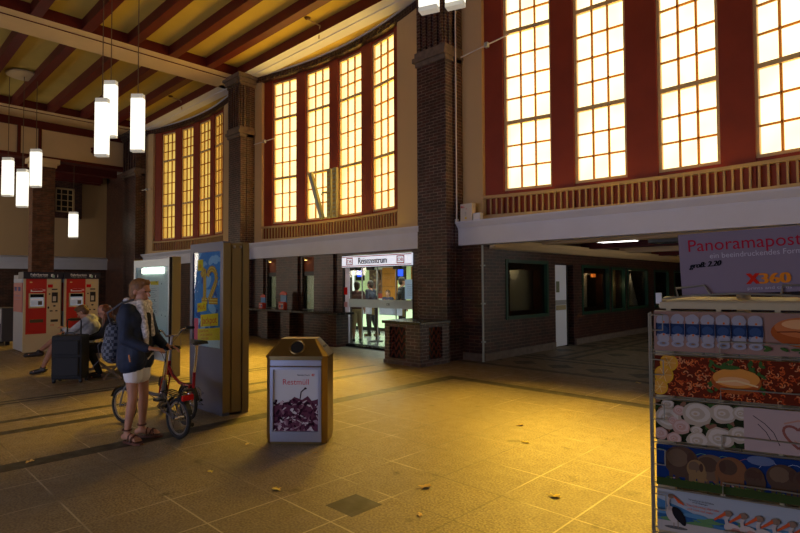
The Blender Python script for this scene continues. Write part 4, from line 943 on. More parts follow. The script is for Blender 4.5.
m = MB(); m.box(-.265, .265, y-.02, y, .80, .86); m.box(-.265, .265, y-.02, y, .03, .11); m.box(-.265, -.235, y-.03, y, .11, .79); m.box(.235, .265, y-.03, y, .11, .79); m.box(-.235, .235, y-.03, y, .765, .79); m.box(-.235, .235, y-.03, y, .11, .135); m.build('poster_frame', AL, t)
m = MB(); m.tube([(-.265, y-.022, .80), (.265, y-.022, .80)], .006, 6); m.tube([(-.265, y-.022, .115), (.265, y-.022, .115)], .006, 6); m.build('frame_bead', CHROME, t)
p = Pic((-.235, y-.006, .135), (1, 0, 0), (0, 0, 1)); PWd, PH = .47, .63; p.clip = (0, PWd, 0, PH)
p.rect(0, 0, PWd, PH, ink('poster_paper', (.50, .52, .57)))
p.text('Restmüll', .10, .475, .082, ink('poster_red', (.50, .05, .06)), width=.27)
p.text('Niederrhein', .25, .565, .026, I_BLK, width=.13); p.rect(.40, .563, .43, .585, I_RED); p.text('DB', .404, .567, .02, I_WHT)
D1 = [ink('plum%d' % k, c_) for k, c_ in enumerate(((.05, .012, .03), (.10, .03, .06), (.20, .10, .14), (.42, .34, .38), (.02, .006, .014), (.30, .2, .25)))]
p.poly([(0, 0), (PWd, 0), (PWd, .33), (.40, .31), (.36, .36), (.30, .32), (.22, .35), (.16, .30), (.08, .30), (.0, .25)], D1[1])
p.line([(.28, .33), (.29, .40), (.33, .435)], .012, D1[4]); p.ellipse(.335, .437, .014, .011, D1[4])
WPc = ink('crumple_white', (.50, .46, .50))
for _ in range(190):
    p.k += .03; u_, v_ = random.uniform(.0, PWd), random.uniform(.0, .31); p.ellipse(u_, v_, random.uniform(.008, .045), random.uniform(.004, .018), random.choice([D1[0], D1[4], D1[4], D1[0], D1[3], WPc, D1[2], D1[5], D1[1]]), random.uniform(-1.4, 1.4), n=7, lift=False, wob=.35)
p.done('poster', t)

# ============================================================ ticket machines (facing +X)
MR = mat('machine_red', (.42, .012, .010), .4); MC = mat('machine_cream', (.52, .42, .24), .45); MG = mat('machine_grey', (.30, .31, .36), .5); MD = mat('machine_header', (.012, .014, .03), .4)
def machine(lab, y):
    t = thing('ticket_machine', lab, 'ticket machine', (-15.8, y, 0), 0, 'ticket machines in front of the end pier')
    W = .82
    m = MB(); m.box(-1.05, -.02, 0, W, .02, 1.9, b=.01); m.build('cabinet', MG, t)
    MB().box(-.02, .0, 0.0, W, .0, .44).build('kick_panel', MC, t)
    MB().box(-.02, .012, 0.05, .49, .44, 1.80).build('red_door', MR, t)
    MB().box(-.02, .012, .49, W-.03, .44, 1.80).build('cream_door', MC, t)
    MB().box(-.02, .014, 0.0, .05, .44, 1.80).build('side_strip', MC, t)
    hd_ = MB().box(-.5, .04, -.01, W+.02, 1.80, 1.97).build('header', MD, t)
    def Pc(x_): return Pic((x_, 0, 0), (0, 1, 0), (0, 0, 1))
    p = Pc(.041); p.text('Fahrkarten', .14, 1.88, .075, I_WHT, width=.36, bold=.002); p.text('Tickets, biglietti, billets', .14, 1.845, .028, I_WHT, width=.36)
    p.rect(.57, 1.85, .62, 1.92, I_WHT); p.rect(.60, 1.83, .65, 1.90, ink('greengrey', (.3, .45, .35))); p.text('i', .71, 1.84, .10, I_WHT, bold=.004); p.done('header_text', hd_)
    s = MB(); s.box(.012, .03, .11, .45, 1.08, 1.44); s = s.build('screen_surround', MC, t)
    MB().box(.031, .034, .14, .42, 1.12, 1.34).build('screen', mat('machine_screen', (.25, .28, .34), .3, emit=(.5, .55, .65), es=.25), s)
    p = Pc(.0345); p.rect(.14, 1.34, .42, 1.42, I_BLK); p.rect(.16, 1.27, .40, 1.30, I_WHT); p.rect(.30, 1.15, .39, 1.25, ink('screen_dark', (.12, .09, .06)))
    for k in range(3): p.rect(.16, 1.15+.035*k, .28, 1.17+.035*k, ink('screen_mid', (.45, .46, .5)))
    p.done('screen_image', s)
    p = Pc(.0125); p.rect(.13, 1.70, .18, 1.73, ink('palegold', (.6, .45, .2))); p.rect(.15, 1.48, .40, 1.50, I_WHT); p.rect(.40, 1.49, .46, 1.54, ink('rose', (.65, .3, .3))); p.rect(.15, 1.49, .18, 1.53, I_WHT); p.text('Fahrplan  Tickets', .2, 1.54, .03, ink('rose', (.65, .3, .3))); p.done('red_door_print', t)
    MB().box(.012, .03, .14, .42, .72, .80).build('tray', mat('dark_tray', (.08, .05, .02), .4), t)
    for b_ in ((.012, .022, .60, .72, 1.52, 1.55), (.012, .02, .60, .73, 1.2, 1.46), (.012, .02, .56, .62, .98, 1.01), (.012, .02, .68, .73, .98, 1.01), (.012, .02, .58, .74, .72, .78)): MB().box(*b_).build('slot', BLACK, t)
    for e_, r_ in (((.014, .55, 1.42), (.008, .02, .02)), ((.014, .66, 1.12), (.01, .03, .02)), ((.014, .53, 1.08), (.01, .02, .03))): MB().ell(e_, r_).build('button', BLACK, t)
    MB().box(.02, .024, .62, .69, 1.24, 1.36).build('card_reader', mat('reader_pale', (.45, .42, .35), .5), t)
    p = Pc(.0125); p.rect(.51, 1.58, .62, 1.66, I_RED); p.rect(.64, 1.69, .69, 1.72, ink('palegold', (.6, .45, .2))); p.text('DB', .58, .62, .06, I_RED); p.done('cream_door_print', t)
    # side face red panel
    m = MB(); m.box(-.98, -.05, -.012, 0.01, .98, 1.70); m.build('side_panel', MR, t)
    m = MB(); m.box(-.98, -.05, -.012, 0.01, 1.72, 1.80); m.build('side_header', mat('pale_blue_panel', (.35, .42, .52), .5), t)
    p = Pic((-.98, -.0125, 0), (1, 0, 0), (0, 0, 1)); p.rect(.1, 1.5, .35, 1.6, ink('dim_blue', (.12, .1, .25))); p.rect(.5, 1.5, .75, 1.6, ink('dim_blue', (.12, .1, .25))); p.rect(.1, 1.36, .8, 1.40, ink('dim_rose', (.45, .2, .25))); p.rect(.1, 1.28, .8, 1.30, ink('dim_rose', (.45, .2, .25))); p.done('side_print', t)
machine('red and cream ticket machine, the left one of the two with its side showing', 3.13)
machine('red and cream ticket machine, the right one behind the seated couple', 4.0)
# poster stand far left
t = thing('poster_stand', 'small white poster stand at the left edge, left of the ticket machines', 'poster stand', (-18.7, 3.1, 0), R(0))
MB().box(-.3, .6, 0, .35, .1, 1.02, b=.02).build('box', mat('stand_dark', (.05, .05, .06), .5), t); MB().box(-.26, .56, -.01, .01, .2, .98).build('panel', mat('stand_paper', (.45, .47, .52), .6), t)
p = Pic((-.26, -.0105, .2), (1, 0, 0), (0, 0, 1)); p.clip = (0, .82, 0, .78); p.text('Restmüll', .25, .58, .1, I_RED); p.poly([(0, 0), (.82, 0), (.82, .4), (.4, .36), (.2, .45), (0, .3)], D1[0])
for _ in range(30): p.k += .03; p.ellipse(random.uniform(0, .82), random.uniform(0, .36), .06, .03, random.choice(D1), random.uniform(-1, 1), n=7, lift=False)
p.done('print', t); m = MB(); [m.box(x, x+.05, .1, .2, 0, .1) for x in (-.25, .5)]; m.build('foot', DKFR, t)

# ============================================================ counter shelf, lattice box, small items at the brick wall
t = thing('wall_shelf_counter', 'long black stone shelf on brick legs under the narrow windows', 'counter', (-13.2, 8.95, 0))
MB().box(-2.68, 2.45, -.12, .44, .84, .90, b=.008).build('top', BLKST, t)
for x in (-2.6, -1.35, -.2, 1.9):
    MB().box(x, x+.32, .02, .43, 0, .84).build('brick_leg', BRICKD, t)
MB().box(-2.6, 2.2, .3, .43, 0, .84).build('rear_panel', BRICKD, t)
t = thing('lattice_counter', 'low brick counter with lattice openings at the foot of the large brick pier', 'counter', (-8.15, 7.96, 0))
LX, LY, LH = 1.0, .90, .82
m = MB()
def lat(m):
    pass
# corner piers + bottom and top courses, open fields
m.box(0, .14, 0, .14, .0, LH); m.box(.60, LX, 0, .14, 0, LH); m.box(.14, .60, 0, .14, 0, .12); m.box(.14, .60, 0, .14, .76, LH); m.box(LX-.14, LX, .14, .26, 0, LH); m.box(LX-.14, LX, .68, LY, 0, LH); m.box(LX-.14, LX, .26, .68, 0, .12); m.box(LX-.14, LX, .26, .68, .76, LH); m.box(0, .14, .14, LY, 0, LH)
m.box(-.02, LX+.02, -.02, LY, 0, .08)
m.build('brick_base', BRICK, t)
m = MB()
LT = mat('terracotta_lattice', (.14, .035, .018), .55); m2 = MB()
for r_ in range(4):
    for k in range(3):
        z0 = .12+.16*r_; x0 = .14+.153*k
        for a_, b_ in (((x0, z0), (x0+.077, z0+.16)), ((x0+.077, z0+.16), (x0+.153, z0))): m.tube([(a_[0], .05, a_[1]), (b_[0], .05, b_[1])], .016, 4)
        y0 = .26+.14*k
        for a_, b_ in (((y0, z0), (y0+.07, z0+.16)), ((y0+.07, z0+.16), (y0+.14, z0))): m2.tube([(LX-.05, a_[0], a_[1]), (LX-.05, b_[0], b_[1])], .016, 4)
m.build('lattice', LT, t); m2.build('lattice', LT, t)
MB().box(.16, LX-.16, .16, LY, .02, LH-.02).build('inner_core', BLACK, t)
MB().box(-.04, LX+.05, -.05, LY+.0, LH, LH+.06, b=.008).build('stone_top', BLKST, t)
# leaflet holders
for i, (x, lab) in enumerate(((-14.65, 'small red and blue leaflet dispenser on the black shelf, the left one'), (-13.55, 'red, white and blue round-topped leaflet dispenser on the black shelf, the right one'))):
    t = thing('leaflet_dispenser', lab, 'leaflet dispenser', (x, 9.05, .90))
    s_ = .8 if i == 0 else 1.0
    MB().box(-.13*s_, .13*s_, -.05, .08, 0, .22*s_, b=.01).build('tray', mat('disp_red', (.5, .05, .04), .4), t)
    MB().box(-.15*s_, .15*s_, .03, .06, .2*s_, .42*s_, b=.01).build('leaflets', mat('disp_blue', (.08, .25, .6), .4), t)
    m = MB(); m.prism([(.17*s_*math.cos(R(q)), .42*s_+.11*s_*math.sin(R(q))) for q in range(0, 181, 15)], .02, .05, 'y'); m.build('arched_header', mat('disp_red', (.5, .05, .04), .4), t)
    p = Pic((-.15*s_, -.0505, 0), (1, 0, 0), (0, 0, 1)); p.rect(.04*s_, .03, .26*s_, .17*s_, I_WHT); p.rect(.06*s_, .05, .14*s_, .14*s_, I_RED); p.rect(.17*s_, .05, .24*s_, .14*s_, I_BLU); p.done('leaflet_print', t)

# conduit, fire alarm box
t = thing('downpipe', 'pale grey pipe running up the brick jamb beside the passage opening', 'pipe', (-6.66, 9.38, 0)); PG = mat('pale_pipe', (.35, .42, .45), .5)
MB().lathe([(.022, 0), (.022, 2.44)], 10).build('pipe', PG, t, True)
m = MB(); [m.box(-.035, .035, -.02, .05, z, z+.03) for z in (.4, 1.2, 2.0)]; m.build('clip', PG, t)
t = thing('cable_conduit', 'thin white conduit rising beside the large pier above the passage beam', 'pipe', (-7.19, 9.20, 2.98)); PW2 = mat('white_pipe', (.6, .6, .62), .5)
MB().lathe([(.014, 0), (.014, 5.5)], 8).build('pipe', PW2, t, True); m = MB(); m.box(-.03, .03, -.03, .03, -.02, .04); m.build('clip', PW2, t)
t = thing('alarm_box', 'larger white alarm box with red marking on the beam ledge', 'alarm box', (-7.12, 9.26, 2.97))
MB().box(-.02, .29, 0, .13, 0, .37, b=.006).build('case', mat('offwhite_box', (.60, .57, .52), .5), t)
p = Pic((-.02, -.0005, 0), (1, 0, 0), (0, 0, 1)); p.text('RG', .02, .28, .07, I_RED, bold=.003); p.text('4', .15, .24, .05, I_RED); p.rect(.12, .04, .17, .08, I_YEL); [p.rect(.12, .12+.03*k, .16, .13+.03*k, ink('textgrey', (.25, .28, .3))) for k in range(3)]; p.done('marking', t)
t = thing('junction_box', 'small white box on the ledge right of the alarm box', 'box', (-6.8, 9.26, 2.97)); MB().box(0, .18, 0, .1, 0, .15, b=.005).build('case', WHITE, t); MB().box(.02, .16, -.004, 0, .02, .13).build('lid', mat('lid_white', (.7, .7, .75), .5), t)
# tie rods with connectors
for lab, a_, b_ in (('thin rod reaching from the cream panel to the near windows', (-7.2, 9.4, 6.6), (-6.2, 9.75, 6.9)), ('thin rod across the left end of the middle window group', (-15.9, 9.45, 6.25), (-15.0, 9.7, 6.35)), ('thin rod across the left end of the far window group', (-24.74, 9.22, 5.8), (-24.3, 9.42, 5.83))):
    t = thing('tie_rod', lab, 'rod', a_); d = Vector(b_)-Vector(a_)
    MB().tube([(0, 0, 0), d], .016, 6).build('rod', PW2, t); MB().box(-.04, .04, -.04, .04, -.05, .05, M=Matrix.Translation(d*.55)).build('connector', PG, t)
# ceiling hooks
for lab, x in (('bent metal bracket on the ceiling before the middle windows', -11.75), ('bent metal bracket on the ceiling before the far windows', -20.4)):
    t = thing('ceiling_bracket', lab, 'bracket', (x, 8.62, 8.79))
    MB().lathe([(.09, 0), (.07, -.03), (.03, -.05)], 12).build('plate', mat('bracket_brown', (.12, .05, .02), .6), t); MB().tube([(0, 0, -.04), (.05, .38, -.1), (-.15, .5, -.36)], .02, 6).build('arm', mat('bracket_tan', (.4, .3, .14), .6), t)
# fixtures on the sill in the middle bay
LGm = mat('pale_olive_metal', (.34, .33, .18), .5)
t = thing('fluorescent_batten', 'pale lamp batten leaning diagonally against the middle windows', 'lamp', (-12.52, 9.72, 3.53))
m = MB(); m.box(-.07, .07, -.05, .05, 0, 1.5, b=.01, M=Matrix.Rotation(R(-22), 4, 'Y')); m.build('housing', LGm, t); MB().box(-.05, .05, -.055, -.05, .05, 1.45, M=Matrix.Rotation(R(-22), 4, 'Y')).build('diffuser', mat('grey_diffuser', (.3, .35, .36), .4), t)
for x, lab in ((-12.25, 'upright slotted lamp batten beside the leaning one, the left of the pair'), (-12.0, 'upright slotted lamp batten, the right of the pair at the middle windows')):
    t = thing('slotted_batten', lab, 'lamp', (x, 9.78, 3.53)); MB().box(-.085, .085, -.05, .05, 0, 1.42, b=.01).build('housing', LGm, t)
    m = MB(); [m.box(-.06, .06, -.056, -.05, .08+.12*k, .14+.12*k) for k in range(11)]; m.build('louvre', mat('gold_louvre', (.35, .24, .06), .5), t)
    if x < -12.1: MB().tube([(-.08, 0, .75), (-.3, -.02, .78), (-.34, -.02, .70)], .035, 8).build('spot_arm', LGm, t, True)

# ============================================================ pendant lamps
TUBE = mat('pendant_glass', (.8, .8, .75), .3, emit=(1, .97, .82), es=1.25); CAPW = mat('pendant_cap', (.55, .52, .45), .5, emit=(1, .95, .8), es=.25)
CN = mat('canopy_cream', (.55, .45, .28), .6); CORD = mat('cord', (.14, .10, .06), .6)
def tubelamp(lab, x, y, z0, z1, ztop, w_=.30, rz=0, grp=None, cx=None, cy=None):
    t = thing('pendant_lamp', lab, 'lamp', (x, y, z0), rz, grp); h_ = z1-z0
    s = MB(); s.box(-w_/2, w_/2, -w_/4, w_/4, .05, h_-.1, b=.012); s.build('glass_tube', TUBE, t, True)
    MB().box(-w_/2, w_/2, -w_/4, w_/4, 0, .05, b=.008).build('bottom_rim', CAPW, t); MB().box(-w_/2+.004, w_/2-.004, -w_/4+.004, w_/4-.004, h_-.1, h_, b=.008).build('top_cap', CAPW, t)
    MB().tube([(0, 0, h_), (0, 0, ztop-z0)], .012, 6).build('cord', CORD, t)
def cluster(cx, cy, tubes, lab, labs, w_):
    t = thing('lamp_canopy', 'round cream ceiling canopy of '+lab, 'ceiling rose', (cx, cy, 8.68))
    MB().lathe([(.46, 0), (.50, .02), (.50, .07), (.44, .10)], 32).build('disc', CN, t, True); MB().lathe([(.03, .1), (.03, .12)], 8).build('stem', DKFR, t)
    for (x, y, z0, z1), l in zip(tubes, labs): tubelamp(l, x, y, z0, z1, 8.68, w_, R(44), None)
cluster(-21.7, 4.2, [(-22.05, 3.88, 4.62, 5.93), (-21.72, 4.23, 4.25, 5.54), (-21.37, 4.53, 4.92, 6.21)], 'the farther lamp cluster', ['white pendant tube, the leftmost of the farther cluster', 'white pendant tube, the middle and lowest of the farther cluster', 'white pendant tube, the right one of the farther cluster, in front of the end pier'], .32)
k_ = .69
C0 = Vector((0, 0, 1.65))
def sc(x, y, z): return (x*k_, y*k_, 1.65+(z-1.65)*k_)
# nearer cluster, same lamps closer to the camera
cluster(-13.45, 4.4, [(-13.44, 4.12, 4.57, 5.91), (-13.92, 4.45, 5.16, 6.53), (-13.06, 4.76, 4.72, 6.07)], 'the nearer lamp cluster', ['white pendant tube of the nearer cluster, lower left one', 'white pendant tube of the nearer cluster, hanging behind the other two', 'white pendant tube of the nearer cluster, the right one before the far windows'], .28)
tubelamp('small distant white pendant tube hanging in front of the end hall wall', -28.2, 7.48, 3.81, 5.01, 7.6, .36, R(44))
t = thing('lamp_canopy', 'ceiling canopy above the lamp cut by the top edge', 'ceiling rose', (-3.7, 4.4, 8.68)); MB().lathe([(.46, 0), (.50, .02), (.50, .07), (.44, .10)], 32).build('disc', CN, t, True)
for (x, y, z0), l in zip(((-3.78, 4.38, 4.58), (-3.64, 4.66, 4.68)), ('pendant lamp at the top edge of the view, the left and nearest tube', 'pendant lamp at the top edge of the view, the right tube')):
    tubelamp(l, x, y, z0, z0+1.3, 8.68, .21, R(20))

# ============================================================ passage: windows, door, ceiling light
def pane_box(i, y0, y1, z0, z1, kind):
    if i in (0, 1, 2, 3): lamp('showcase_fill', 'POINT', (-6.80 if i == 2 else -6.95, (y0+y1)/2, z1-.2-.3*(i == 2)), (2, 4, 3, 2)[i], (1, .75, .42), shadow_soft_size=.08)  # unseen fill lights added to brighten the window cavities
    global WN; WN += 1
    root = bpy.data.objects.new('window_%d' % WN, None); col.objects.link(root); root['kind'] = 'structure'; root.location = (-6.7, y0, z0); W = y1-y0; H = z1-z0
    m = MB(); e = .05; m.box(-.1, .02, -e/2, e, -e/2, H+e/2); m.box(-.1, .03, W-e, W+e/2, -e/2, H+e/2); m.box(-.1, .03, e, W-e, -e/2, e); m.box(-.1, .03, e, W-e, H-e, H+e/2); m.build('window_frame', GREEN, root)
    if kind == 0: m = MB(); m.box(-.3, -.1, e, .3, e, H-e); m.box(-.3, -.1, W-.16, W-e, e, H-e); m.box(-.3, -.1, .3, W-.16, H-.2, H-e); m.box(-.3, -.1, .3, W-.16, e, .14); m.build('wooden_lining', BROWNW, root)
    MB().box(-.06, -.055, e, W-e, e, H-e).build('pane', DGLASS, root)
    bk = {0: (.10, .04, .015) if i else (.03, .018, .01), 1: (.07, .03, .01), 2: (.30, .24, .14), 3: (.10, .07, .045), 4: (.12, .09, .06)}[kind]
    bx_ = -.28 if kind == 2 else (-.62 if i < 4 else -1.0)
    MB().box(bx_-.02, bx_, 0, W, 0, H).build('back_panel', mat('showcase_back_%d' % kind, bk, .7, var=.3, scale=2), root)
    m = MB(); m.box(-1.0, -.35, -.02, 0, 0, H); m.box(-1.0, -.35, W, W+.02, 0, H); m.box(-1, -.35, 0, W, -.02, 0); m.box(-1, -.35, 0, W, H, H+.02); m.build('niche_lining', mat('showcase_lining', (.05, .035, .02), .8), root)
    return root
kinds = [0, 0, 2, 3, 3, 4, 4]
for i, (y0, y1, z0, z1) in enumerate(PW): pane_box(i, y0, y1, z0, z1, kinds[i])
y0 = PW[2][0]
t = thing('wall_poster', 'narrow pale poster with two dark blue pictures in the green-framed passage window', 'poster', (-6.96, y0+.48, .92)); MB().box(-.01, .01, -.34, .34, 0, 1.05).build('sheet', mat('poster_cream', (.42, .36, .22), .7), t)
p = Pic((.0105, -.34, 0), (0, 1, 0), (0, 0, 1)); p.rect(.2, .5, .45, .68, ink('navy', (.01, .02, .12))); p.rect(.2, .28, .45, .46, ink('navy', (.01, .02, .12))); p.done('print', t)
t = thing('small_sign_lamp', 'small orange glowing lamp in the second passage window', 'lamp', (-6.95, 15.3, 1.85)); MB().box(-.03, .03, -.1, .1, -.05, .05, b=.01).build('lamp', mat('orange_lamp', (1, .3, .05), emit=(1, .22, .03), es=1.2), t); MB().box(-.02, .02, -.01, .01, .05, .2).build('bracket', BLACK, t)
t = thing('ceiling_spots', 'row of small yellow lights behind the first passage window', 'lamp', (-7.55, 11.5, 1.84)); MB().box(-.05, .05, -.35, .35, .1, .14).build('rail', BLACK, t)
for k in range(4): MB().box(-.03, .03, -.28+.17*k-.03, -.28+.17*k+.03, 0, .1).build('spot', mat('dim_yellow_lamp', (.8, .7, .2), emit=(.8, .7, .2), es=.5), t)
t = thing('white_cone', 'tall white pointed paper cone in the fourth passage window', 'decoration', (-7.0, 18.2, .9)); MB().lathe([(.22, 0), (.16, .3), (.07, .7), (.005, 1.05)], 16).build('cone', mat('cone_white', (.55, .55, .6), .6), t, True); MB().lathe([(.24, -.02), (.24, 0)], 16).build('base', mat('cone_base', (.4, .4, .42), .6), t)
# white door standing ajar
root = bpy.data.objects.new('door_2', None); col.objects.link(root); root['kind'] = 'structure'; root.location = (-6.72, 12.56, 0); root['label'] = 'white door in the passage wall'
MB().box(-.05, 0, 0.0, .62, .03, 2.1).build('door_leaf', mat('door_white', (.70, .76, .92), .45), root)
MB().box(0, .02, .06, .56, .95, 1.07).build('push_bar', mat('bar_tan', (.35, .30, .18), .5), root)
MB().box(0, .008, .03, .6, 1.08, 1.2).build('kick_plate', mat('plate_grey', (.28, .30, .34), .4), root)
MB().box(0, .008, .08, .24, 1.4, 1.68).build('notice', mat('notice_green', (.12, .15, .10), .5), root)
m = MB(); m.box(-.3, .0, .66, .72, 0, 2.12); m.box(-.3, 0, .62, .99, 2.08, 2.14); m.build('door_frame', DKFR, root); MB().box(-.3, -.28, .6, 1.0, 0, 2.12).build('side_light', mat('dark_door', (.03, .02, .015), .3), root)
MB().box(-.3, -.28, 0, .66, 0, 2.12).build('inner_panel', mat('dark_door', (.03, .02, .015), .3), root)
t = thing('ceiling_light_panel', 'lit rectangular lamp on the passage ceiling', 'lamp', (-5.1, 12.5, 2.6), R(0))
MB().box(-.44, .44, -.22, .22, 0, .11, b=.01).build('housing', mat('lamp_housing', (.5, .5, .5), .5), t); MB().box(-.41, .41, -.19, .19, -.012, 0).build('diffuser', mat('panel_glow', (1, 1, .95), emit=(1, .98, .9), es=4), t)
t = thing('ceiling_fan_heater', 'grey boxed unit on the passage ceiling right of the lamp', 'vent', (-4.0, 13.2, 2.55)); MB().box(-.55, .55, -.3, .3, 0, .16, b=.02).build('case', mat('vent_grey', (.12, .13, .13), .5), t); m = MB(); [m.box(-.5+.1*k, -.46+.1*k, -.25, .25, -.006, 0) for k in range(11)]; m.build('grille', BLACK, t)

# ============================================================ postcard stand
WIRE = mat('cream_wire', (.22, .20, .15), .4, metal=.3); CRM = mat('cream_stand_metal', (.40, .33, .20), .5)
ANG = math.atan2(.277, .961)
OX, OY = -.54, 1.565        # front left corner of the cards
t = thing('postcard_stand', 'wire postcard stand with a cream top at the right edge of the view', 'postcard stand', (OX, OY, 0), ANG)
# local: x to the right along the front, -y toward the camera
SW = .46
m = MB(); m.box(.012, SW, .03, .46, 1.578, 1.60, b=.004); m.box(.015, SW-.01, .015, .035, 1.577, 1.595); m.build('top_tray', CRM, t)
m = MB(); m.lathe([(.018, .06), (.018, 1.78)], 12, c=(SW/2, .245)); m.build('centre_pole', CRM, t, True)
m = MB(); m.lathe([(.26, .0), (.26, .02), (.05, .06), (.03, .07)], 24, c=(SW/2, .245)); m.build('base', CRM, t, True)
m = MB()
for x in (.03, .15, .28, .42): m.box(x, x+.012, .020, .026, .22, 1.58)
m.box(.0, SW, .05, .06, .24, 1.57); m.build('back_rails', CRM, t)
ROWS = [1.466, 1.345, 1.224, 1.103, .982, .861, .74]
for i, z in enumerate(ROWS):
    m = MB(); r_ = .0019
    zz = z+.075
    # tilted pocket loops
    m.tube([(-.012, .02, zz+.02), (-.012, -.012, zz+.02), (.022, -.012, zz+.018), (.022, -.012, zz-.022), (-.012, -.012, zz-.022)], r_, 6)
    m.tube([(.155, -.012, z-.006), (.155, -.012, z+.028), (.47, -.012, z+.028), (.47, -.012, z-.006)], r_, 6)
    m.tube([(-.012, -.006, z-.010), (.47, -.006, z-.010)], r_, 6); m.tube([(-.012, .015, z-.004), (.47, .015, z-.004)], r_, 6)
    for x in (.05, .12, .20, .29, .37): m.tube([(x, .022, z+.02), (x, .022, z-.010), (x, -.006, z-.010)], r_, 6)
    m.build('pocket', WIRE, t, True)
m = MB()
for x in (-.012, -.010): m.tube([(x, .0 if x < -.011 else .05, .22), (x, .0 if x < -.011 else .05, 1.565)], .0026, 6)
m.tube([(-.012, 0, 1.555), (-.010, .05, 1.555)], .002, 6); m.tube([(-.012, 0, 1.56), (.02, -.0, 1.56)], .002, 6); m.tube([(.47, 0, .22), (.47, 0, 1.565)], .0026, 6)
for z in ROWS: m.tube([(-.012, 0, z+.0), (-.010, .05, z+.0)], .0018, 6)
m.build('side_wires', WIRE, t, True)
m = MB(); m.tube([(.01, .10, 1.60), (.10, .08, 1.612), (.20, .07, 1.618), (.30, .07, 1.615), (.42, .08, 1.604)], .0028, 8); m.tube([(.06, .075, 1.607), (.055, .08, 1.632), (.125, .08, 1.640), (.14, .075, 1.614)], .0028, 8); m.tube([(.30, .075, 1.612), (.305, .08, 1.64), (.40, .08, 1.64), (.41, .075, 1.606)], .0028, 8); m.build('sign_holder', WIRE, t, True)
MB().box(.005, .02, .02, .035, 1.59, 1.62, b=.002).build('corner_knob', mat('knob_white', (.6, .6, .6), .4), t)
ca, sa = math.cos(ANG), math.sin(ANG)
def stand_pt(x, y, z): return (OX+x*ca-y*sa, OY+x*sa+y*ca, z)
# sign
SGN = mat('lilac_sign', (.21, .165, .205), .6, spec=.1)
t = thing('price_sign', 'lilac sign reading Panoramapost standing on top of the postcard stand', 'sign', stand_pt(.070, .085, 1.612), ANG)
SR = Matrix.Rotation(R(-2.6), 4, 'Y')
MB().box(0, .44, 0, .004, 0, .172, M=SR).build('board', SGN, t)
p = Pic((0, -.0006, 0), SR @ V(1, 0, 0), SR @ V(0, 0, 1), .00025)
p.text('Panoramapost', .024, .122, .048, ink('sign_red', (.36, .012, .03)), width=.262)
p.text('ein beeindruckendes Format', .075, .100, .021, ink('sign_white', (.45, .42, .46)), width=.225)
p.text('groß: 2.20', .024, .075, .021, I_BLK, width=.075, shear=.3, bold=.0012, ang=.05)
p.text('X', .158, .024, .042, ink('x_red', (.5, .02, .01)), width=.028, bold=.003); p.text('360', .188, .024, .040, ink('x_orange', (.65, .20, .015)), width=.066, bold=.0025)
p.text('prints and cards', .158, .009, .012, ink('sign_white', (.45, .42, .46)), width=.098)
p.done('lettering', t)
# panorama cards
CW, CHt = .43, .107
def card(lab, i, draw):
    z = ROWS[i]
    t = thing('panorama_postcard', lab, 'postcard', stand_pt(0, -.001, z-.003), ANG, None)
    tl = Matrix.Rotation(R(-4), 4, 'X')
    MB().box(0, CW, .0, .0012, 0, CHt, M=tl).build('card', mat('card_white', (.35, .35, .35), .6, spec=.1), t)
    p = Pic((0, -.0003, 0), (1, 0, 0), tl @ V(0, 0, 1), .00006); p.clip = (0, CW, 0, CHt); draw(p); p.done('picture', t)
rnd = random.uniform
def fish(p):
    p.rect(0, 0, CW, CHt, ink('card_beige', (.26, .155, .12)))
    W1, W2, BB, B0, OG = ink('fish_white', (.28, .27, .30)), ink('fish_grey', (.18, .19, .24)), ink('fish_blue', (.015, .03, .08)), ink('fish_navy', (.008, .012, .035)), ink('fish_orange', (.5, .12, .02))
    for k in range(7):
        u = .022+.0355*k
        p.ellipse(u, .055, .0175, .040, W2, n=18); p.ellipse(u, .085, .0165, .015, W1, wob=.08); p.rect(u-.0165, .045, u+.0165, .074, BB); p.ellipse(u, .057, .013, .012, ink('fish_mid', (.03, .06, .14))); p.rect(u-.0175, .04, u-.0145, .075, B0)
        p.ellipse(u+.002, .034, .014, .013, W1, -.5); p.ellipse(u, .020, .0155, .009, W1); p.ellipse(u, .020, .009, .0045, W2); p.ellipse(u+.001, .0205, .005, .002, ink('fish_brown', (.2, .1, .03)))
        p.ellipse(u+.002, .078, .0025, .003, OG); p.ellipse(u+.002, .044, .0025, .003, OG)
    for _ in range(14): p.ellipse(rnd(.25, .42), rnd(.008, .022), .01, .004, ink('leaf_green', (.04, .09, .02)), rnd(-.5, .5), n=7)
    p.ellipse(.345, .06, .078, .038, ink('bun_dark', (.30, .07, .015)), n=26); p.ellipse(.345, .072, .070, .026, ink('bun_mid', (.42, .13, .04)), n=26); p.ellipse(.33, .08, .04, .012, ink('bun_light', (.58, .30, .13)), n=18); p.line([(.28, .060), (.32, .062), (.36, .056), (.42, .05)], .0025, ink('bun_shadow', (.1, .02, .01)))
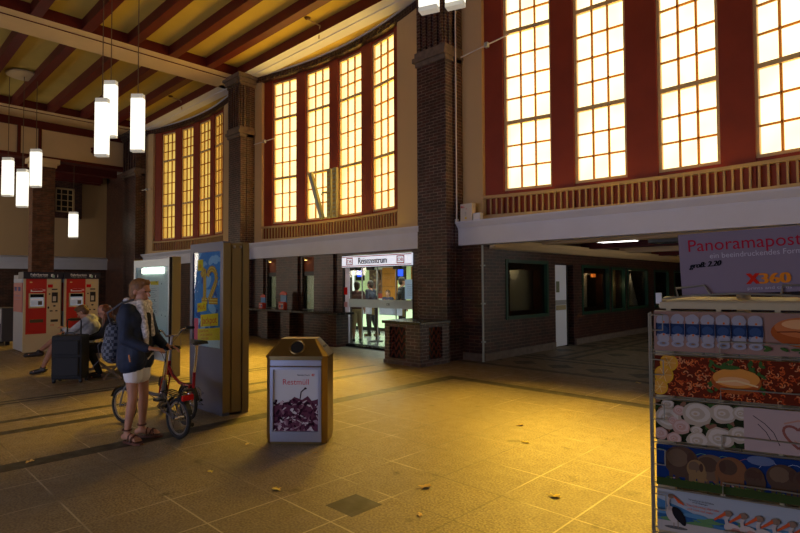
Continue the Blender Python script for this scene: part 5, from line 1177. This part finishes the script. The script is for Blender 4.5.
def shrimp(p):
    p.rect(0, 0, CW, CHt, ink('shrimp_dark', (.10, .015, .005))); S = [ink('shrimp%d' % k, c_) for k, c_ in enumerate(((.42, .07, .015), (.55, .13, .03), (.30, .04, .01), (.5, .2, .08)))]
    for k in range(420):
        u, v = rnd(.03, CW), rnd(0, CHt); a = rnd(0, 6.3); r_ = rnd(.0035, .006); p.k = 2+(k % 9)*.5
        p.line([(u+r_*math.cos(a+q), v+r_*math.sin(a+q)) for q in (0, .9, 1.8, 2.7, 3.4)], .0026, random.choice(S), lift=False)
    p.k = 8
    for u, v, r_ in ((.035, .088, .022), (.022, .055, .024), (.012, .022, .02)): p.ellipse(u, v, r_, r_*1.05, ink('lemon_rim', (.55, .30, .02)), n=20); p.ellipse(u, v, r_*.82, r_*.86, ink('lemon', (.55, .25, .04)), n=20); [p.line([(u, v), (u+r_*.8*math.cos(q), v+r_*.8*math.sin(q))], .001, ink('lemon_pale', (.65, .5, .2))) for q in (0, 1, 2, 3, 4, 5)]
    for _ in range(40): p.ellipse(rnd(.13, .25), rnd(.02, .10), .008, .004, ink('leaf_green', (.04, .09, .02)), rnd(-2, 2), n=7)
    p.ellipse(.19, .05, .056, .033, ink('bun_dark', (.30, .07, .015)), n=26); p.ellipse(.19, .058, .052, .025, ink('bun_gold', (.55, .22, .04)), n=26); p.ellipse(.185, .050, .036, .011, ink('bun_light', (.58, .30, .13)), n=18); p.line([(.145, .045), (.19, .052), (.238, .04)], .004, ink('bun_cream', (.6, .42, .2)))
    p.ellipse(.175, .085, .025, .006, ink('leaf_green', (.04, .09, .02)))
def roses(p):
    p.rect(0, 0, .215, CHt, ink('rose_bg', (.015, .02, .006)))
    for _ in range(50): p.ellipse(rnd(0, .21), rnd(0, CHt), .012, .006, random.choice([ink('leaf_green', (.04, .09, .02)), ink('leaf_dark', (.02, .04, .01)), ink('rose_brown', (.2, .09, .05))]), rnd(-2, 2), n=8)
    def rose(u, v, r_, pink=0):
        c1, c2, c3 = (ink('rose_cream', (.36, .30, .22)), ink('rose_cream2', (.46, .40, .33)), ink('rose_tan', (.38, .28, .18))) if not pink else (ink('rose_pink', (.40, .24, .19)), ink('rose_pink2', (.46, .33, .28)), ink('rose_deep', (.42, .16, .10)))
        p.ellipse(u, v, r_, r_*.9, c1, n=18, wob=.07); p.ellipse(u+r_*.05, v+r_*.08, r_*.8, r_*.68, c2, n=16, wob=.07); p.ellipse(u, v, r_*.52, r_*.42, c1, n=14, wob=.08); p.ellipse(u-.1*r_, v+.02*r_, r_*.3, r_*.2, c2, n=10); p.ellipse(u-.1*r_, v, r_*.14, r_*.09, c3, n=9)
    for a in ((.03, .06, .032, 0), (.042, .055, .012, 1), (.062, .04, .022, 1), (.058, .083, .015, 1), (.10, .078, .036, 0), (.16, .085, .03, 0), (.098, .035, .014, 0), (.15, .02, .032, 0), (.10, .008, .026, 0), (.012, .018, .018, 1), (.045, .008, .018, 1), (.195, .035, .024, 0), (.2, .09, .02, 0), (.03, .097, .016, 0)): rose(*a)
    p.k += 2; p.rect(.205, 0, CW, CHt, ink('wedding_pink', (.36, .27, .25)))
    for l in ([(.225, .088), (.25, .070), (.268, .05), (.280, .02)], [(.235, .068), (.252, .05), (.262, .03)]): p.line(l, .0016, I_BLK)
    a = [(.318+.030*math.sin(q)**3*1.0, .048+.026*(math.cos(q)-.38*math.cos(2*q)-.15*math.cos(3*q))) for q in [2*PI*k/30 for k in range(31)]]
    p.line(a, .006, ink('ribbon_dark', (.22, .07, .05))); p.line([(x+.004, y+.008) for x, y in a[2:20]], .003, ink('ribbon', (.38, .2, .14))); p.line([(.29, .075), (.32, .085), (.345, .078), (.335, .06)], .004, ink('ribbon', (.38, .2, .14)))
def elephants(p):
    p.rect(0, 0, CW, CHt, ink('night_blue', (.006, .025, .11)))
    for k in range(8): p.line([(.01+.05*k+.03*math.cos(q), .05+.045*math.sin(q)) for q in (.9, 1.3, 1.7, 2.1, 2.5)], .0009, random.choice([ink('chalk', (.4, .45, .5)), ink('chalk_green', (.15, .35, .15)), ink('chalk_red', (.35, .12, .1))]))
    p.ellipse(.24, .095, .03, .012, ink('moon_glow', (.10, .13, .22)))
    E1, E2, E3 = ink('eleph1', (.07, .04, .025)), ink('eleph2', (.12, .075, .045)), ink('eleph3', (.06, .03, .02))
    def el(u, r_, hgt, c1, c2, fl=1):
        p.ellipse(u, .03+hgt*.5, r_, hgt*.55, c1, n=22); p.ellipse(u-.2*r_, .03+hgt*.62, r_*.6, hgt*.32, c2, n=16)
        for q in (-.6, -.25, .3, .65): p.rect(u+q*r_-.004, .018, u+q*r_+.005, .05, c1)
        p.line([(u+fl*r_*.7, .03+hgt*.6), (u+fl*r_*1.0, .03+hgt*.35), (u+fl*r_*.9, .03), (u+fl*r_*1.15, .026)], .006, c1); p.ellipse(u+fl*r_*.55, .03+hgt*.62, r_*.22, hgt*.25, E3, n=10)
    el(.13, .04, .062, E2, E1); el(.06, .042, .075, E1, E2); el(.095, .022, .045, ink('eleph4', (.20, .12, .05)), E2); el(.175, .035, .062, ink('eleph5', (.16, .07, .03)), E1, -1); el(.225, .022, .045, E1, E3); el(.285, .035, .06, E1, E2); el(.34, .035, .055, E1, E3); el(.40, .03, .05, E1, E2)
    p.rect(0, 0, CW, .020, ink('grass_dark', (.03, .05, .012))); p.k += 1
    for k in range(230): p.k = 60+(k % 5); p.ellipse(rnd(0, CW), rnd(.0, .024), .003, .002, random.choice([ink('leaf_green', (.04, .09, .02)), ink('flower', (.35, .22, .18)), ink('grass_light', (.10, .13, .03)), ink('grass_dark', (.03, .05, .012))]), n=6, lift=False)
def pelicans(p):
    p.rect(0, 0, CW, CHt, ink('sky_pale', (.30, .33, .36)))
    p.poly([(0, .02), (CW, .02), (CW, .055), (.3, .052), (.2, .045), (.1, .05), (.06, .065), (0, .082)], ink('sea_blue', (.05, .15, .28)))
    for _ in range(40): p.ellipse(rnd(0, CW), rnd(.03, .05), .03, .006, random.choice([ink('sea_deep', (.02, .08, .2)), ink('sea_mid', (.08, .2, .32)), ink('sea_green', (.1, .2, .08))]), n=9)
    p.rect(0, 0, CW, .027, ink('sand', (.36, .33, .30)))
    Wp, Bp, Or, Pk, Ye = ink('pel_white', (.42, .36, .33)), I_BLK, ink('beak', (.50, .08, .02)), ink('pel_pink', (.40, .2, .16)), ink('pel_brown', (.2, .13, .09))
    p.ellipse(.045, .012, .028, .004, ink('pel_shadow', (.08, .08, .08)))
    for q in (.04, .05): p.line([(q, .03), (q, .012)], .002, Ye)
    p.ellipse(.036, .045, .014, .022, Wp, .4); p.ellipse(.052, .045, .012, .024, Bp, .6); p.ellipse(.058, .036, .008, .018, Bp, .5); p.line([(.03, .06), (.026, .075), (.031, .09)], .006, Wp); p.ellipse(.034, .092, .008, .006, Ye); p.poly([(.04, .096), (.042, .088), (.066, .072), (.063, .078)], Or); p.poly([(.04, .092), (.05, .078), (.066, .072)], Or)
    p.text('Wir machen es wie die Pelikane', .075, .089, .006, I_BLK, width=.06, ang=-.04); p.text('und warten', .085, .083, .006, I_BLK, width=.035, ang=-.04)
    p.text('Zum Geburtstag alles Liebe', .07, .073, .009, Or, width=.075, ang=-.04); p.text('und noch viel mehr', .072, .064, .008, Or, width=.06, ang=-.04)
    for k in range(8):
        u = .165+.034*k; v = -.002
        p.ellipse(u+.012, .035+v, .022, .014, Wp, -.35); p.ellipse(u+.022, .03+v, .016, .009, Pk, -.35); p.ellipse(u+.026, .024+v, .014, .005, Bp, -.4); p.line([(u-.002, .045+v), (u-.004, .058+v), (u+.002, .07+v)], .008, Wp); p.ellipse(u+.0, .073+v, .010, .008, Ye); p.poly([(u-.006, .077+v), (u-.004, .068+v), (u-.03, .050+v), (u-.032, .054+v)], Or)
        for q in (.01, .018): p.line([(u+q, .024), (u+q-.004, .008)], .0018, Bp)
def brownie(p):
    p.rect(0, 0, CW, CHt, ink('brown_card', (.14, .06, .02)))
    for _ in range(160): p.ellipse(rnd(0, CW), rnd(0, CHt), .01, .005, random.choice([ink('bc1', (.22, .10, .03)), ink('bc2', (.08, .03, .01)), ink('bc3', (.3, .16, .05))]), rnd(-2, 2), n=7)
card('panorama postcard of rolled blue fish fillets and a bun, top row', 0, fish)
card('panorama postcard of red shrimps with lemon slices and a bread roll, second row', 1, shrimp)
card('panorama postcard of white and pink roses with a heart ribbon, third row', 2, roses)
card('panorama postcard of brown elephants on deep blue, fourth row', 3, elephants)
card('panorama postcard of pelicans on a beach, fifth row', 4, pelicans)
card('brown panorama postcard in the lowest visible row', 5, brownie)

# ============================================================ fallen leaves
LF = [mat('leaf_yellow', (.75, .60, .12), .7), mat('leaf_brown', (.45, .30, .12), .7), mat('leaf_tan', (.70, .52, .22), .7)]
def leaf(x, y, s_, k, lab):
    t = MB(); pts = []; n_ = 18
    for j in range(n_):
        a = 2*PI*j/n_; r_ = s_*(.55+.45*abs(math.cos(2.5*a)))*(1 if j % 2 else .8); pts.append((r_*math.cos(a), r_*.75*math.sin(a), .004+.012*abs(math.sin(a*1.5+k))*s_/.05))
    t.add([(0, 0, .012)]+pts, [(0, 1+j, 1+(j+1) % n_) for j in range(n_)]); t.add([(v[0], v[1], v[2]-.0015) for v in [(0, 0, .012)]+pts], [(0, 1+(j+1) % n_, 1+j) for j in range(n_)])
    t.tube([(0, 0, .01), (-s_*1.3, s_*.2, .006)], .0015, 4)
    o = t.build('fallen_leaf', LF[k % 3]); o.location = (x, y, 0); o.rotation_euler = (0, 0, k*1.3); tag(o, lab, 'leaf')
leafs = [(-2.94, 3.32, .065, 1, 'large brown fallen leaf in front of the floor centre'), (-2.09, 3.86, .06, 0, 'yellow fallen leaf nearest the postcard stand'), (-3.77, 2.47, .05, 0, 'yellowish leaf left of the dark floor tile, below the waste bin'), (-6.04, 1.27, .05, 2, 'tan leaf on the dark floor band at the left'),
    (-2.62, 2.9, .035, 2, 'small tan leaf between the dark tile and the floor stain'), (-3.0, 4.95, .05, 0, 'greenish yellow leaf in the middle distance right of centre'), (-3.4, 5.5, .05, 1, 'brown leaf in the middle distance'), (-3.4, 9.1, .06, 2, 'leaf on the dark passage threshold'), (-4.55, 2.3, .035, 0, 'small yellow leaf between the woman and the bin'), (-5.05, 2.95, .035, 2, 'small leaf beside the foot of the bin'), (-4.3, 3.25, .03, 1, 'tiny brown leaf at the right foot of the bin'), (-1.75, 3.1, .03, 1, 'small brown leaf near the lower right')]
for a in leafs: leaf(*a)
